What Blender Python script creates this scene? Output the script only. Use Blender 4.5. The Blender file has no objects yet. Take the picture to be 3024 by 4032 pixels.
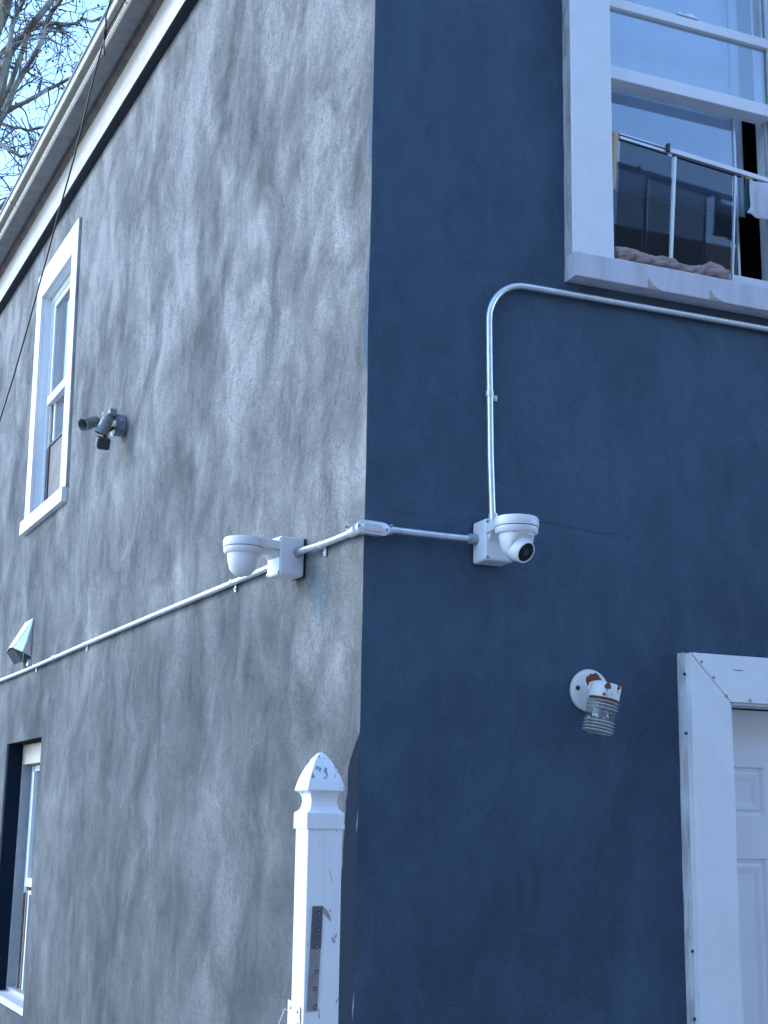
import bpy, bmesh, math, random
from mathutils import Vector, Matrix, noise
scene = bpy.context.scene
COL = scene.collection
rad = math.radians

# ------------------------------------------------------------------ camera
cam_d = bpy.data.cameras.new("camera")
cam = bpy.data.objects.new("camera", cam_d)
COL.objects.link(cam)
scene.camera = cam
right = Vector((0.99983, -0.00396, 0.01785))
down = Vector((0.01828, 0.21645, -0.97612))
fwd = Vector((0.0, 0.97629, 0.21648))
m = Matrix((right, -down, -fwd)).transposed().to_4x4()
m.translation = Vector((0, 0, 1.6))
cam.matrix_world = m
cam_d.sensor_fit = 'VERTICAL'
cam_d.sensor_height = 36.0
cam_d.lens = 5590 / 4032 * 36.0
cam_d.clip_start = 0.05
cam_d.clip_end = 2000

# ------------------------------------------------------------------ light
SUN_DIR = Vector((-1.33, 0.30, 0.80)).normalized()      # towards the sun
elev = math.asin(SUN_DIR.z)
azim = math.atan2(SUN_DIR.x, SUN_DIR.y)
world = bpy.data.worlds.new("World")
scene.world = world
world.use_nodes = True
wn = world.node_tree
bg = wn.nodes["Background"]
sky = wn.nodes.new("ShaderNodeTexSky")
sky.sky_type = 'NISHITA'
sky.sun_disc = False
sky.sun_elevation = elev
sky.sun_rotation = azim
sky.air_density = 1.0
sky.dust_density = 0.2
sky.ozone_density = 2.0
grade = wn.nodes.new("ShaderNodeMix")          # the photograph's cool white balance
grade.data_type = 'RGBA'; grade.blend_type = 'MULTIPLY'; grade.inputs[0].default_value = 1.0
grade.inputs[7].default_value = (1.13, 1.33, 1.53, 1)
wn.links.new(sky.outputs[0], grade.inputs[6])
wn.links.new(grade.outputs[2], bg.inputs[0])
bg.inputs[1].default_value = 0.15
sd = bpy.data.lights.new("sun", 'SUN')
sd.energy = 0.75
sd.angle = rad(16)
sd.color = (1.0, 0.88, 0.72)
sun = bpy.data.objects.new("sun", sd)
sun.rotation_euler = SUN_DIR.to_track_quat('Z', 'Y').to_euler()
sun.location = (-6, 2, 12)
COL.objects.link(sun)
scene.view_settings.view_transform = 'Standard'
scene.view_settings.look = 'None'
scene.view_settings.gamma = 1
scene.view_settings.exposure = 1.62

# ------------------------------------------------------------------ materials
def nodes(name):
    mt = bpy.data.materials.new(name)
    mt.use_nodes = True
    nt = mt.node_tree
    return mt, nt, nt.nodes["Principled BSDF"]

def N(nt, kind, **kw):
    n = nt.nodes.new(kind)
    for k, v in kw.items():
        if k in n.inputs: n.inputs[k].default_value = v
        else: setattr(n, k, v)
    return n

def coords(nt, scale=(1, 1, 1), loc=(0, 0, 0)):
    tc = nt.nodes.new("ShaderNodeTexCoord")
    mp = nt.nodes.new("ShaderNodeMapping")
    mp.inputs['Scale'].default_value = scale
    mp.inputs['Location'].default_value = loc
    nt.links.new(tc.outputs['Object'], mp.inputs[0])
    return mp.outputs[0]

def noise_t(nt, vec, scale, detail=4, rough=.55, dist=0):
    n = N(nt, "ShaderNodeTexNoise", Scale=scale, Detail=detail, Roughness=rough, Distortion=dist)
    nt.links.new(vec, n.inputs['Vector'])
    return n.outputs['Fac']

def ramp(nt, fac, stops):
    r = nt.nodes.new("ShaderNodeValToRGB")
    els = r.color_ramp.elements
    while len(els) < len(stops): els.new(.5)
    for e, (p, c) in zip(els, stops):
        e.position = p
        e.color = (c, c, c, 1) if isinstance(c, (int, float)) else (*c, 1)
    nt.links.new(fac, r.inputs[0])
    return r.outputs[0]

def mix(nt, fac, a, b, mode='MIX'):
    n = nt.nodes.new("ShaderNodeMix")
    n.data_type = 'RGBA'; n.blend_type = mode
    for sock, v in ((n.inputs[0], fac), (n.inputs[6], a), (n.inputs[7], b)):
        if hasattr(v, 'links'): nt.links.new(v, sock)
        elif isinstance(v, (int, float)): sock.default_value = v
        else: sock.default_value = (*v, 1)
    return n.outputs[2]

def mth(nt, op, a, b):
    n = nt.nodes.new("ShaderNodeMath"); n.operation = op
    for i, v in enumerate((a, b)):
        if hasattr(v, 'links'): nt.links.new(v, n.inputs[i])
        else: n.inputs[i].default_value = v
    return n.outputs[0]

def bump(nt, p, h, strength, dist=.002):
    b = N(nt, "ShaderNodeBump", Strength=strength, Distance=dist)
    nt.links.new(h, b.inputs['Height'])
    nt.links.new(b.outputs[0], p.inputs['Normal'])

def paint(name, col, dirt=None, amount=.5, scale=9, rough=.5, bstr=.15, metal=0, stretch=(1, 1, 1), spots=None, spot_size=40, spot_at=.70):
    mt, nt, p = nodes(name)
    v = coords(nt, stretch)
    f = noise_t(nt, v, scale, 6, .65, .4)
    dirt = dirt or tuple(c * .7 for c in col)
    c = mix(nt, mth(nt, 'MULTIPLY', ramp(nt, f, ((.42, 0.), (.72, 1.))), amount), col, dirt)
    if spots:
        s = noise_t(nt, v, spot_size, 3, .6, .3)
        c = mix(nt, ramp(nt, s, ((spot_at, 0.), (spot_at + .02, 1.))), c, spots)
    nt.links.new(c, p.inputs['Base Color'])
    p.inputs['Roughness'].default_value = rough
    p.inputs['Metallic'].default_value = metal
    if bstr: bump(nt, p, noise_t(nt, v, scale * 9, 5, .6), bstr)
    return mt

def glass(name, tint=(1, 1, 1), smear=.06, milk=(.8, .85, .9), refl=.05):
    mt = bpy.data.materials.new(name); mt.use_nodes = True
    nt = mt.node_tree; nt.nodes.clear()
    out = nt.nodes.new("ShaderNodeOutputMaterial")
    tr = N(nt, "ShaderNodeBsdfTransparent"); tr.inputs[0].default_value = (*tint, 1)
    gl = N(nt, "ShaderNodeBsdfGlossy", Roughness=.02)
    df = N(nt, "ShaderNodeBsdfDiffuse"); df.inputs[0].default_value = (*milk, 1)
    lw = N(nt, "ShaderNodeLayerWeight", Blend=.5)
    sch = mth(nt, 'ADD', mth(nt, 'MULTIPLY', mth(nt, 'POWER', lw.outputs['Facing'], 5.0), .93), refl)
    v = coords(nt)
    sm = mth(nt, 'MULTIPLY', noise_t(nt, v, 5, 5, .6, .6), smear * 2)
    m1 = nt.nodes.new("ShaderNodeMixShader"); m2 = nt.nodes.new("ShaderNodeMixShader")
    nt.links.new(sm, m1.inputs[0]); nt.links.new(tr.outputs[0], m1.inputs[1]); nt.links.new(df.outputs[0], m1.inputs[2])
    nt.links.new(sch, m2.inputs[0]); nt.links.new(m1.outputs[0], m2.inputs[1]); nt.links.new(gl.outputs[0], m2.inputs[2])
    nt.links.new(m2.outputs[0], out.inputs[0])
    bm_ = N(nt, "ShaderNodeBump", Strength=.05, Distance=.004)
    nt.links.new(noise_t(nt, v, 3, 1), bm_.inputs['Height']); nt.links.new(bm_.outputs[0], gl.inputs['Normal'])
    return mt

NAVY = (.056, .093, .138)
def grey_stucco():
    mt, nt, p = nodes("mottled_grey_stucco")
    warp = N(nt, "ShaderNodeTexNoise", Scale=2.2, Detail=3)
    v0 = coords(nt)
    nt.links.new(v0, warp.inputs['Vector'])
    vm = N(nt, "ShaderNodeVectorMath", operation='MULTIPLY_ADD')
    nt.links.new(warp.outputs['Color'], vm.inputs[0]); vm.inputs[1].default_value = (.26, .26, .26); nt.links.new(v0, vm.inputs[2])
    def mapped(sc, ang):
        mp = nt.nodes.new("ShaderNodeMapping"); mp.inputs['Scale'].default_value = sc; mp.inputs['Rotation'].default_value = (0, rad(ang), 0)
        nt.links.new(vm.outputs[0], mp.inputs[0]); return mp.outputs[0]
    big = noise_t(nt, mapped((1, 1, .9), 20), 1.15, 3, .5, .2)
    mid = noise_t(nt, mapped((1.0, 1, .66), 9), 3.6, 12, .62, .55)
    streak = noise_t(nt, mapped((1.2, 1, .45), 5), 7.5, 10, .68, .6)
    crumb = noise_t(nt, v0, 38, 5, .7)
    t = mth(nt, 'ADD', mth(nt, 'MULTIPLY', big, .22), mth(nt, 'ADD', mth(nt, 'MULTIPLY', mid, .46), mth(nt, 'ADD', mth(nt, 'MULTIPLY', streak, .20), mth(nt, 'MULTIPLY', crumb, .12))))
    # the lower wall's lost skylight is painted in, fading through a ragged band
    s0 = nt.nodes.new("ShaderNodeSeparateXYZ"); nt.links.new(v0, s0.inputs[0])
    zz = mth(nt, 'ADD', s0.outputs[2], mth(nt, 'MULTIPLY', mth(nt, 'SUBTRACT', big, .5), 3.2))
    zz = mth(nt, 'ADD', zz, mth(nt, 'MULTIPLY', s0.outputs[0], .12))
    sky_fade = ramp(nt, mth(nt, 'MULTIPLY', zz, .2), ((.24, 0.), (.78, 1.)))
    # blotches also lose contrast towards the bottom
    t = mth(nt, 'ADD', mth(nt, 'MULTIPLY', mth(nt, 'SUBTRACT', t, .49), mth(nt, 'ADD', .72, mth(nt, 'MULTIPLY', sky_fade, .50))), .492)
    t = mth(nt, 'ADD', t, mth(nt, 'MULTIPLY', mth(nt, 'SUBTRACT', sky_fade, .62), .10))
    c = ramp(nt, t, ((.37, (.075, .077, .080)), (.44, (.125, .128, .130)), (.52, (.200, .203, .202)), (.63, (.330, .331, .326))))
    # thin darker trowel edges where strokes overlap
    rg = noise_t(nt, mapped((1, 1, .6), 14), 5.2, 6, .55, 1.6)
    ridge = mth(nt, 'ABSOLUTE', mth(nt, 'SUBTRACT', rg, .5), 0.0)
    c = mix(nt, ramp(nt, ridge, ((.0, .34), (.016, 0.))), c, (.06, .065, .065))
    grain = noise_t(nt, v0, 120, 4, .75)
    c = mix(nt, ramp(nt, grain, ((.36, .62), (.50, 0.))), c, (.07, .08, .09))
    # the front's navy paint wraps a hand's breadth round the corner low down
    sx = nt.nodes.new("ShaderNodeSeparateXYZ"); nt.links.new(v0, sx.inputs[0])
    edge = mth(nt, 'MULTIPLY', mth(nt, 'SUBTRACT', noise_t(nt, v0, 11, 5, .6), .5), .05)
    ex = mth(nt, 'ADD', sx.outputs[0], edge)
    ez = mth(nt, 'ADD', mth(nt, 'ADD', sx.outputs[2], mth(nt, 'MULTIPLY', edge, 2.0)), mth(nt, 'MULTIPLY', ex, -1.2))
    mk = mth(nt, 'MULTIPLY', ramp(nt, mth(nt, 'ADD', mth(nt, 'ADD', ex, mth(nt, 'MULTIPLY', mth(nt, 'SUBTRACT', 1.78, sx.outputs[2]), .13)), .5), ((.424, 0.), (.430, 1.))), mth(nt, 'LESS_THAN', ez, 1.87))
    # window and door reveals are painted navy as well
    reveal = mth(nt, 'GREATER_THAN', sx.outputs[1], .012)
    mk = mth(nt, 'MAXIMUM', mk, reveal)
    c = mix(nt, mk, c, (.008, .016, .030))  # navy paint darkened to hold the post's shade; reveals share it
    nt.links.new(c, p.inputs['Base Color'])
    p.inputs['Roughness'].default_value = .95
    p.inputs['Specular IOR Level'].default_value = .12
    h = mth(nt, 'ADD', mth(nt, 'MULTIPLY', grain, .5), mth(nt, 'ADD', mth(nt, 'MULTIPLY', mid, 2.5), noise_t(nt, v0, 60, 4)))
    bump(nt, p, h, .55, .004)
    return mt

def navy_stucco():
    mt, nt, p = nodes("navy_stucco")
    v = coords(nt)
    vs = coords(nt, (1, 1, .55))
    f = noise_t(nt, vs, 1.7, 8, .62, 1.1)
    g = noise_t(nt, vs, 9, 6, .65, 1.2)
    t = mth(nt, 'ADD', mth(nt, 'MULTIPLY', f, .6), mth(nt, 'MULTIPLY', g, .4))
    a, b, c_ = tuple(k * .74 for k in NAVY), NAVY, tuple(k * 1.24 for k in NAVY)
    c = ramp(nt, t, ((.36, a), (.5, b), (.64, c_)))
    fine = noise_t(nt, v, 115, 4, .75)
    c = mix(nt, ramp(nt, fine, ((.32, .4), (.46, 0.))), c, (.020, .030, .045))
    nt.links.new(c, p.inputs['Base Color'])
    p.inputs['Roughness'].default_value = .8
    p.inputs['Specular IOR Level'].default_value = .3
    # rougher, pitted coat low down: the sand shows more below the cameras
    sx = nt.nodes.new("ShaderNodeSeparateXYZ"); nt.links.new(v, sx.inputs[0])
    low = ramp(nt, mth(nt, 'MULTIPLY', sx.outputs[2], .2), ((.36, 1.), (.48, .35)))
    vr = N(nt, "ShaderNodeTexNoise", Scale=55, Detail=6, Roughness=.65, Distortion=.8); nt.links.new(v, vr.inputs['Vector'])
    h = mth(nt, 'ADD', mth(nt, 'MULTIPLY', mth(nt, 'MULTIPLY', vr.outputs['Fac'], low), 1.6), mth(nt, 'MULTIPLY', fine, .5))
    h = mth(nt, 'ADD', h, mth(nt, 'MULTIPLY', g, 1.4))
    bump(nt, p, h, .85, .006)
    return mt

def striped(name, col, edge, spot):
    return paint(name, col, edge, .6, 6, .45, .2, spots=spot)

M = dict(
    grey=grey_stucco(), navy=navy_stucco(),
    white=paint("white_trim_paint", (.80, .81, .82), (.66, .67, .68), .5, 7, .42, .12, spots=(.30, .31, .32), spot_size=26, spot_at=.765),
    vinyl=paint("white_vinyl", (.80, .81, .82), (.70, .71, .72), .4, 4, .35, .05),
    sill=paint("weathered_sill_paint", (.60, .59, .63), (.44, .42, .47), .8, 14, .6, .3, stretch=(1, 1, .25), spots=(.40, .34, .30), spot_size=24, spot_at=.74),
    raw=paint("bare_wood_under_paint", (.42, .35, .29), (.25, .2, .17), .7, 30, .8, .4),
    dooredge=paint("scuffed_door_edge", (.66, .66, .66), (.24, .22, .21), .9, 17, .6, .5, stretch=(1, 1, .25)),
    side=paint("rough_casing_edge", (.40, .39, .40), (.16, .14, .13), .9, 22, .8, .5, stretch=(1, 1, .3)),
    cream=paint("cream_frieze_paint", (.53, .49, .44), (.40, .32, .26), .8, 4, .5, .15, stretch=(1, 1, 2)),
    brown=paint("dark_brown_moulding", (.16, .125, .11), (.05, .04, .04), .9, 10, .55, .2),
    black=paint("black_soffit_paint", (.018, .022, .032), (.03, .035, .045), .5, 6, .7, .2),
    soffit=paint("dusty_grey_soffit", (.27, .265, .26), (.16, .155, .15), .8, 8, .7, .25),
    gutter=paint("bronze_aluminium_gutter", (.33, .28, .23), (.24, .20, .165), .7, 7, .27, .04, metal=.55),
    lip=paint("white_edge_line", (.85, .84, .82), (.6, .58, .55), .4, 5, .3, .05),
    beige=paint("beige_head_board", (.50, .43, .35), (.36, .30, .24), .7, 8),
    duljamb=paint("dull_jamb_paint", (.36, .37, .38), (.24, .25, .26), .7, 9, .6, .2),
    roof=paint("tar_roof", (.05, .05, .055)),
    galv=paint("galvanised_conduit", (.86, .87, .87), (.62, .64, .64), .7, 24, .34, .06, metal=.85, stretch=(1, 1, 1)),
    cast=paint("cast_aluminium", (.78, .79, .80), (.6, .6, .62), .7, 40, .38, .15, metal=.6),
    hub=paint("zinc_hub", (.42, .46, .48), (.25, .28, .3), .7, 40, .4, .15, metal=.7),
    cam=paint("white_camera_plastic", (.78, .78, .79), (.70, .70, .71), .4, 12, .33, .02),
    gasket=paint("black_rubber", (.02, .02, .022), rough=.6),
    lens=paint("smoked_lens_glass", (.006, .006, .008), rough=.06, bstr=0),
    screw=paint("steel_screw", (.35, .36, .38), rough=.35, metal=.8, bstr=0),
    dark_screw=paint("dark_screw", (.03, .035, .035), rough=.5, bstr=0),
    grey_metal=paint("grey_lamp_enamel", (.20, .235, .235), (.11, .13, .13), .7, 30, .38, .1),
    box_paint=paint("worn_grey_box", (.28, .33, .42), (.12, .14, .18), .8, 30, .5, .2),
    sensor=paint("black_plastic_sensor", (.035, .042, .045), (.02, .02, .02), .5, 30, .5, .1),
    vent=paint("bare_sheet_metal", (.75, .77, .80), (.5, .52, .56), .6, 14, .28, .3, metal=.8),
    vent_dark=paint("vent_inside", (.02, .022, .03)),
    lamp=None,
    towel=paint("beige_cloth", (.37, .285, .255), (.27, .21, .18), .8, 22, .95, .5),
    paper=paint("limp_white_plastic", (.55, .56, .60), (.42, .43, .47), .6, 10, .5, .3),
    wood=paint("pine_shim", (.60, .44, .26), (.45, .30, .16), .7, 12, .7, .2, stretch=(8, 8, .6)),
    alu=paint("dull_aluminium", (.62, .64, .66), (.42, .44, .46), .6, 18, .35, .08, metal=.5),
    black_metal=paint("black_rail", (.03, .03, .035), rough=.4),
    curtain=paint("pale_curtain", (.50, .57, .66), (.40, .47, .56), .6, 3, .9, .05, stretch=(3, 1, .3)),
    room=paint("dark_room", (.035, .04, .05), rough=.9),
    door=paint("white_door_enamel", (.76, .76, .78), (.68, .68, .71), .5, 4, .4, .04),
    strap=paint("dark_grey_strap", (.105, .11, .125), (.05, .05, .06), .6, 30, .5, .2),
    strap2=paint("taupe_strap", (.27, .245, .25), (.14, .125, .135), .6, 30, .5, .2),
    bark=paint("sycamore_bark", (.27, .24, .205), (.09, .078, .068), .9, 5, .9, .6, stretch=(1, 1, .5)),
    twig=paint("dark_twig", (.07, .055, .05), (.04, .03, .03), .7, 9, .9, .3),
    cable=paint("black_cable", (.012, .012, .014), rough=.5),
    string=paint("white_string", (.7, .7, .7), rough=.8),
    asphalt=paint("asphalt", (.05, .05, .052), (.035, .035, .037), .7, 3, .9, .4),
    concrete=paint("pavement_concrete", (.24, .235, .23), (.16, .155, .15), .8, 4, .9, .4),
    green=paint("green_cloth", (.02, .09, .08), rough=.8), yellow=paint("yellow_tape", (.35, .27, .05), rough=.7),
    glass=glass("window_glass", (.92, .95, .97), .03, refl=.16), glass_dirty=glass("dusty_glass", (.78, .85, .9), .03, refl=.13),
    crack=paint("crack_line", (.026, .040, .060), rough=1),
)

def rusty_lamp():
    mt, nt, p = nodes("rusty_white_enamel")
    v = coords(nt)
    sx = nt.nodes.new("ShaderNodeSeparateXYZ"); nt.links.new(v, sx.inputs[0])
    n1 = noise_t(nt, coords(nt, (1, 1, .35)), 42, 5, .65, .5)
    # more rust near the top edge of the lamp cap and under the arm
    return mt, nt, p, v, n1
mt, nt, p, v, n1 = rusty_lamp()
c = mix(nt, ramp(nt, n1, ((.545, 0.), (.60, 1.))), (.74, .73, .70), (.30, .10, .035))
c = mix(nt, ramp(nt, n1, ((.62, 0.), (.66, 1.))), c, (.05, .03, .025))
nt.links.new(c, p.inputs['Base Color']); p.inputs['Roughness'].default_value = .45
bump(nt, p, n1, .4)
M['lamp'] = mt
M['lamp_base'] = paint("off_white_lamp_base", (.74, .74, .71), (.60, .58, .54), .6, 12, .42, .1)
M['rust'] = paint("rust_patch", (.22, .065, .028), (.10, .035, .02), .9, 60, .9, .6)

def fence_paint():
    mt, nt, p = nodes("weathered_fence_vinyl")
    v = coords(nt); vs = coords(nt, (1, 1, .35))
    g = noise_t(nt, coords(nt, (1, 1, .12)), 30, 5, .6, .6)
    c = mix(nt, mth(nt, 'MULTIPLY', ramp(nt, g, ((.5, 0.), (.75, 1.))), .35), (.80, .81, .82), (.48, .49, .50))
    sx = nt.nodes.new("ShaderNodeSeparateXYZ"); nt.links.new(v, sx.inputs[0])
    # chipped flakes gather on the cap's point and along the right-hand edge
    s = noise_t(nt, vs, 55, 3, .6, .5)
    top = ramp(nt, mth(nt, 'SUBTRACT', sx.outputs[2], 1.0), ((.66, 0.), (.77, .15)))
    edge = ramp(nt, mth(nt, 'ADD', sx.outputs[0], .5), ((.575, 0.), (.612, .16)))
    w = mth(nt, 'ADD', s, mth(nt, 'ADD', top, edge))
    c = mix(nt, ramp(nt, w, ((.70, 0.), (.715, 1.))), c, (.27, .28, .29))
    nt.links.new(c, p.inputs['Base Color']); p.inputs['Roughness'].default_value = .4
    bump(nt, p, w, .15)
    return mt
M['fence'] = fence_paint()

def screen_mesh():
    mt = bpy.data.materials.new("insect_screen_mesh"); mt.use_nodes = True
    nt = mt.node_tree; nt.nodes.clear()
    out = nt.nodes.new("ShaderNodeOutputMaterial")
    tr = N(nt, "ShaderNodeBsdfTransparent"); df = N(nt, "ShaderNodeBsdfDiffuse"); df.inputs[0].default_value = (.03, .032, .04, 1)
    mx = nt.nodes.new("ShaderNodeMixShader"); mx.inputs[0].default_value = .42
    nt.links.new(tr.outputs[0], mx.inputs[1]); nt.links.new(df.outputs[0], mx.inputs[2]); nt.links.new(mx.outputs[0], out.inputs[0])
    return mt
M['mesh'] = screen_mesh()

def jar_glass():
    return glass("jelly_jar_glass", (.88, .91, .90), .05, (.62, .62, .56), .08)
M['jar'] = jar_glass()

# ------------------------------------------------------------------ mesh helpers
# Two wall frames share the foot of the house corner: local x runs along the wall
# to the right, y runs into the building, z up.
C0 = Vector((-0.0591, 4.2, 0))
ANG = {'front': math.pi / 2 - 1.17849, 'side': -(math.pi / 2 - 0.44450), 'world': 0.0}

class MB:
    def __init__(s): s.v, s.f = [], []
    def add(s, vs, fs):
        o = len(s.v); s.v += [Vector(q) for q in vs]; s.f += [[i + o for i in f] for f in fs]; return s
    def box(s, x0, x1, y0, y1, z0, z1):
        return s.add([(x, y, z) for x in (x0, x1) for y in (y0, y1) for z in (z0, z1)],
                     [(0, 1, 3, 2), (4, 6, 7, 5), (0, 4, 5, 1), (2, 3, 7, 6), (0, 2, 6, 4), (1, 5, 7, 3)])
    def prism(s, pts, h):          # polygon pts (3D, planar), extruded by vector h
        n = len(pts); h = Vector(h)
        vs = [Vector(p) for p in pts] + [Vector(p) + h for p in pts]
        return s.add(vs, [list(range(n))[::-1], list(range(n, 2 * n))] + [(i, (i + 1) % n, n + (i + 1) % n, n + i) for i in range(n)])
    def tube(s, pts, r, n=12, cap=True):
        pts = [Vector(p) for p in pts]; k = len(pts)
        rs = r if isinstance(r, (list, tuple)) else [r] * k
        t0 = (pts[1] - pts[0]).normalized()
        up = Vector((0, 0, 1)) if abs(t0.z) < .9 else Vector((0, 1, 0))
        a = t0.cross(up).normalized(); vs = []; fs = []
        for i, p in enumerate(pts):
            t = ((pts[min(i + 1, k - 1)] - p).normalized() + (p - pts[max(i - 1, 0)]).normalized())
            t = t.normalized() if t.length > 1e-6 else t0
            a = (a - t * a.dot(t)).normalized(); b = t.cross(a)
            for j in range(n):
                w = 2 * math.pi * j / n
                vs.append(p + (a * math.cos(w) + b * math.sin(w)) * rs[i])
        for i in range(k - 1):
            for j in range(n):
                j2 = (j + 1) % n
                fs.append((i * n + j, i * n + j2, (i + 1) * n + j2, (i + 1) * n + j))
        if cap: fs += [list(range(n))[::-1], list(range((k - 1) * n, k * n))]
        return s.add(vs, fs)
    def lathe(s, c, axis, prof, n=32, cap=True):   # prof: (distance along axis, radius)
        c = Vector(c); axis = Vector(axis).normalized()
        up = Vector((0, 0, 1)) if abs(axis.z) < .9 else Vector((1, 0, 0))
        a = axis.cross(up).normalized(); b = axis.cross(a)
        vs = [c + axis * h + (a * math.cos(2 * math.pi * j / n) + b * math.sin(2 * math.pi * j / n)) * r for h, r in prof for j in range(n)]
        k = len(prof)
        fs = [(i * n + j, (i + 1) * n + j, (i + 1) * n + (j + 1) % n, i * n + (j + 1) % n) for i in range(k - 1) for j in range(n)]
        if cap: fs += [list(range(n)), list(range((k - 1) * n, k * n))[::-1]]
        return s.add(vs, fs)
    def loft(s, rings, cap=True):
        n = len(rings[0]); k = len(rings)
        vs = [p for r in rings for p in r]
        fs = [(i * n + j, i * n + (j + 1) % n, (i + 1) * n + (j + 1) % n, (i + 1) * n + j) for i in range(k - 1) for j in range(n)]
        if cap: fs += [list(range(n))[::-1], list(range((k - 1) * n, k * n))]
        return s.add(vs, fs)
    def map(s, fn): s.v = [Vector(fn(q)) for q in s.v]; return s

def mesh_obj(name, mb, mat, base, bevel=0, smooth=False, recalc=True):
    me = bpy.data.meshes.new(name)
    base = Vector(base)
    me.from_pydata([tuple(q - base) for q in mb.v], [], mb.f)
    if recalc:
        bm = bmesh.new(); bm.from_mesh(me); bmesh.ops.recalc_face_normals(bm, faces=bm.faces); bm.to_mesh(me); bm.free()
    me.materials.append(M[mat] if isinstance(mat, str) else mat)
    o = bpy.data.objects.new(name, me)
    COL.objects.link(o)
    if smooth:
        for p_ in me.polygons: p_.use_smooth = True
        md = o.modifiers.new("edges", 'EDGE_SPLIT'); md.split_angle = rad(38)
    if bevel:
        md = o.modifiers.new("bevel", 'BEVEL'); md.width = bevel; md.segments = 2; md.limit_method = 'ANGLE'; md.angle_limit = rad(35)
        md.harden_normals = False
    return o

def fpos(frame, q):
    q = Vector(q); return C0 + Matrix.Rotation(ANG[frame], 3, 'Z') @ q if frame != 'world' else q

class Thing:
    """an Empty at the thing's base; its parts are meshes given in wall-frame metres"""
    def __init__(s, name, label, cat, frame, base, group=None):
        s.o = bpy.data.objects.new(name, None); COL.objects.link(s.o)
        s.o.empty_display_size = .05
        s.frame = frame; s.base = Vector(base)
        s.o.location = fpos(frame, base); s.o.rotation_euler = (0, 0, ANG[frame])
        s.o['label'] = label; s.o['category'] = cat
        if group: s.o['group'] = group
    def part(s, name, mb, mat, parent=None, label=None, **kw):
        o = mesh_obj(name, mb, mat, s.base, **kw)
        o.parent = parent or s.o
        if label: o['label'] = label
        return o

def single(name, mb, mat, label, cat, frame, base, group=None, **kw):
    o = mesh_obj(name, mb, mat, base, **kw)
    o.location = fpos(frame, base); o.rotation_euler = (0, 0, ANG[frame])
    o['label'] = label; o['category'] = cat
    if group: o['group'] = group
    return o
# ------------------------------------------------------------------ ground
def ground():
    mb = MB().add([(-600, -600, 0), (600, -600, 0), (600, 600, 0), (-600, 600, 0)], [(0, 1, 2, 3)])
    o = mesh_obj("ground", mb, 'asphalt', (0, 0, 0)); o['kind'] = 'structure'
    mb = MB()
    for a, b, c, d in (((-14, 0.6), (14, 12.2), (15.2, 9.3), (-12.8, -2.3)),):
        mb.prism([(a[0], a[1] * 0 - 6, .12), (14, -6, .12), (14, 30, .12), (-14, 30, .12)], (0, 0, -.12))
        break
    o = mesh_obj("pavement", mb, 'concrete', (0, 0, 0), bevel=.01); o['kind'] = 'structure'
ground()

# ------------------------------------------------------------------ house
house = bpy.data.objects.new("corner_house", None); COL.objects.link(house)
house.location = C0
house['label'] = "two-storey stuccoed corner house, grey on its side wall and navy on its front"
house['category'] = "house"
def hpart(name, mb, mat, frame, parent=None, label=None, **kw):
    o = mesh_obj(name, mb, mat, (0, 0, 0), **kw)
    if parent: o.parent = parent
    else:
        o.parent = house; o.rotation_euler = (0, 0, ANG[frame])
    if label: o['label'] = label
    return o

TH = .24
exR = Matrix.Rotation(ANG['front'] - ANG['side'], 3, 'Z') @ Vector((1, 0, 0))   # front wall's x in the side frame
def wob(z):
    return .006 * noise.noise(Vector((0, 0, z * 1.7))) + .0018 * noise.noise(Vector((3, 0, z * 6.0))) + .0005 * noise.noise(Vector((5, 0, z * 31.0)))

def wall(xs, zs, holes, side):
    xs = sorted(set(xs)); zs = sorted(set(zs))
    inh = lambda x, z: any(a < x < b and c < z < d for a, b, c, d in holes)
    mb = MB(); idx = {}
    def vert(i, j, l):
        k = (i, j, l)
        if k not in idx:
            x, z = xs[i], zs[j]; y = TH if l else 0.0
            if not l:
                near = min([max(abs(x - (a + b) / 2) - (b - a) / 2, abs(z - (c + d) / 2) - (d - c) / 2) for a, b, c, d in holes] + [9])
                y = .004 * (noise.noise(Vector((x * 2.1, side * 7, z * 1.6))) + .5) * min(1, max(0, near * 4)) * min(1, abs(x) * 5)
            q = Vector((x, y, z))
            if x == 0:
                w = wob(z)
                if side: q += exR * w
                else: q.x += w
                if l: q = Vector((-.02 * 0, TH, z)) if side else Vector((0, TH, z))
            idx[k] = len(mb.v); mb.v.append(q)
        return idx[k]
    nx, nz = len(xs) - 1, len(zs) - 1
    solid = {(i, j): not inh((xs[i] + xs[i + 1]) / 2, (zs[j] + zs[j + 1]) / 2) for i in range(nx) for j in range(nz)}
    for (i, j), s_ in solid.items():
        if not s_: continue
        mb.f.append([vert(i, j, 0), vert(i + 1, j, 0), vert(i + 1, j + 1, 0), vert(i, j + 1, 0)])
        mb.f.append([vert(i, j, 1), vert(i, j + 1, 1), vert(i + 1, j + 1, 1), vert(i + 1, j, 1)])
        for di, dj, e in ((-1, 0, ((0, 0), (0, 1))), (1, 0, ((1, 1), (1, 0))), (0, -1, ((1, 0), (0, 0))), (0, 1, ((0, 1), (1, 1)))):
            nb = (i + di, j + dj)
            if (0 <= nb[0] < nx and 0 <= nb[1] < nz and not solid[nb]) or (not (0 <= nb[0] < nx) or not (0 <= nb[1] < nz)):
                (a, b), (c, d) = e
                mb.f.append([vert(i + a, j + b, 0), vert(i + a, j + b, 1), vert(i + c, j + d, 1), vert(i + c, j + d, 0)])
    return mb
def steps(a, b, n): return [a + (b - a) * k / n for k in range(n + 1)]
zf = [round(k * .05, 3) for k in range(0, 115)]
Hf = [(.80, 1.72, 3.44, 5.25), (1.22, 2.14, .02, 2.05)]
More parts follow.
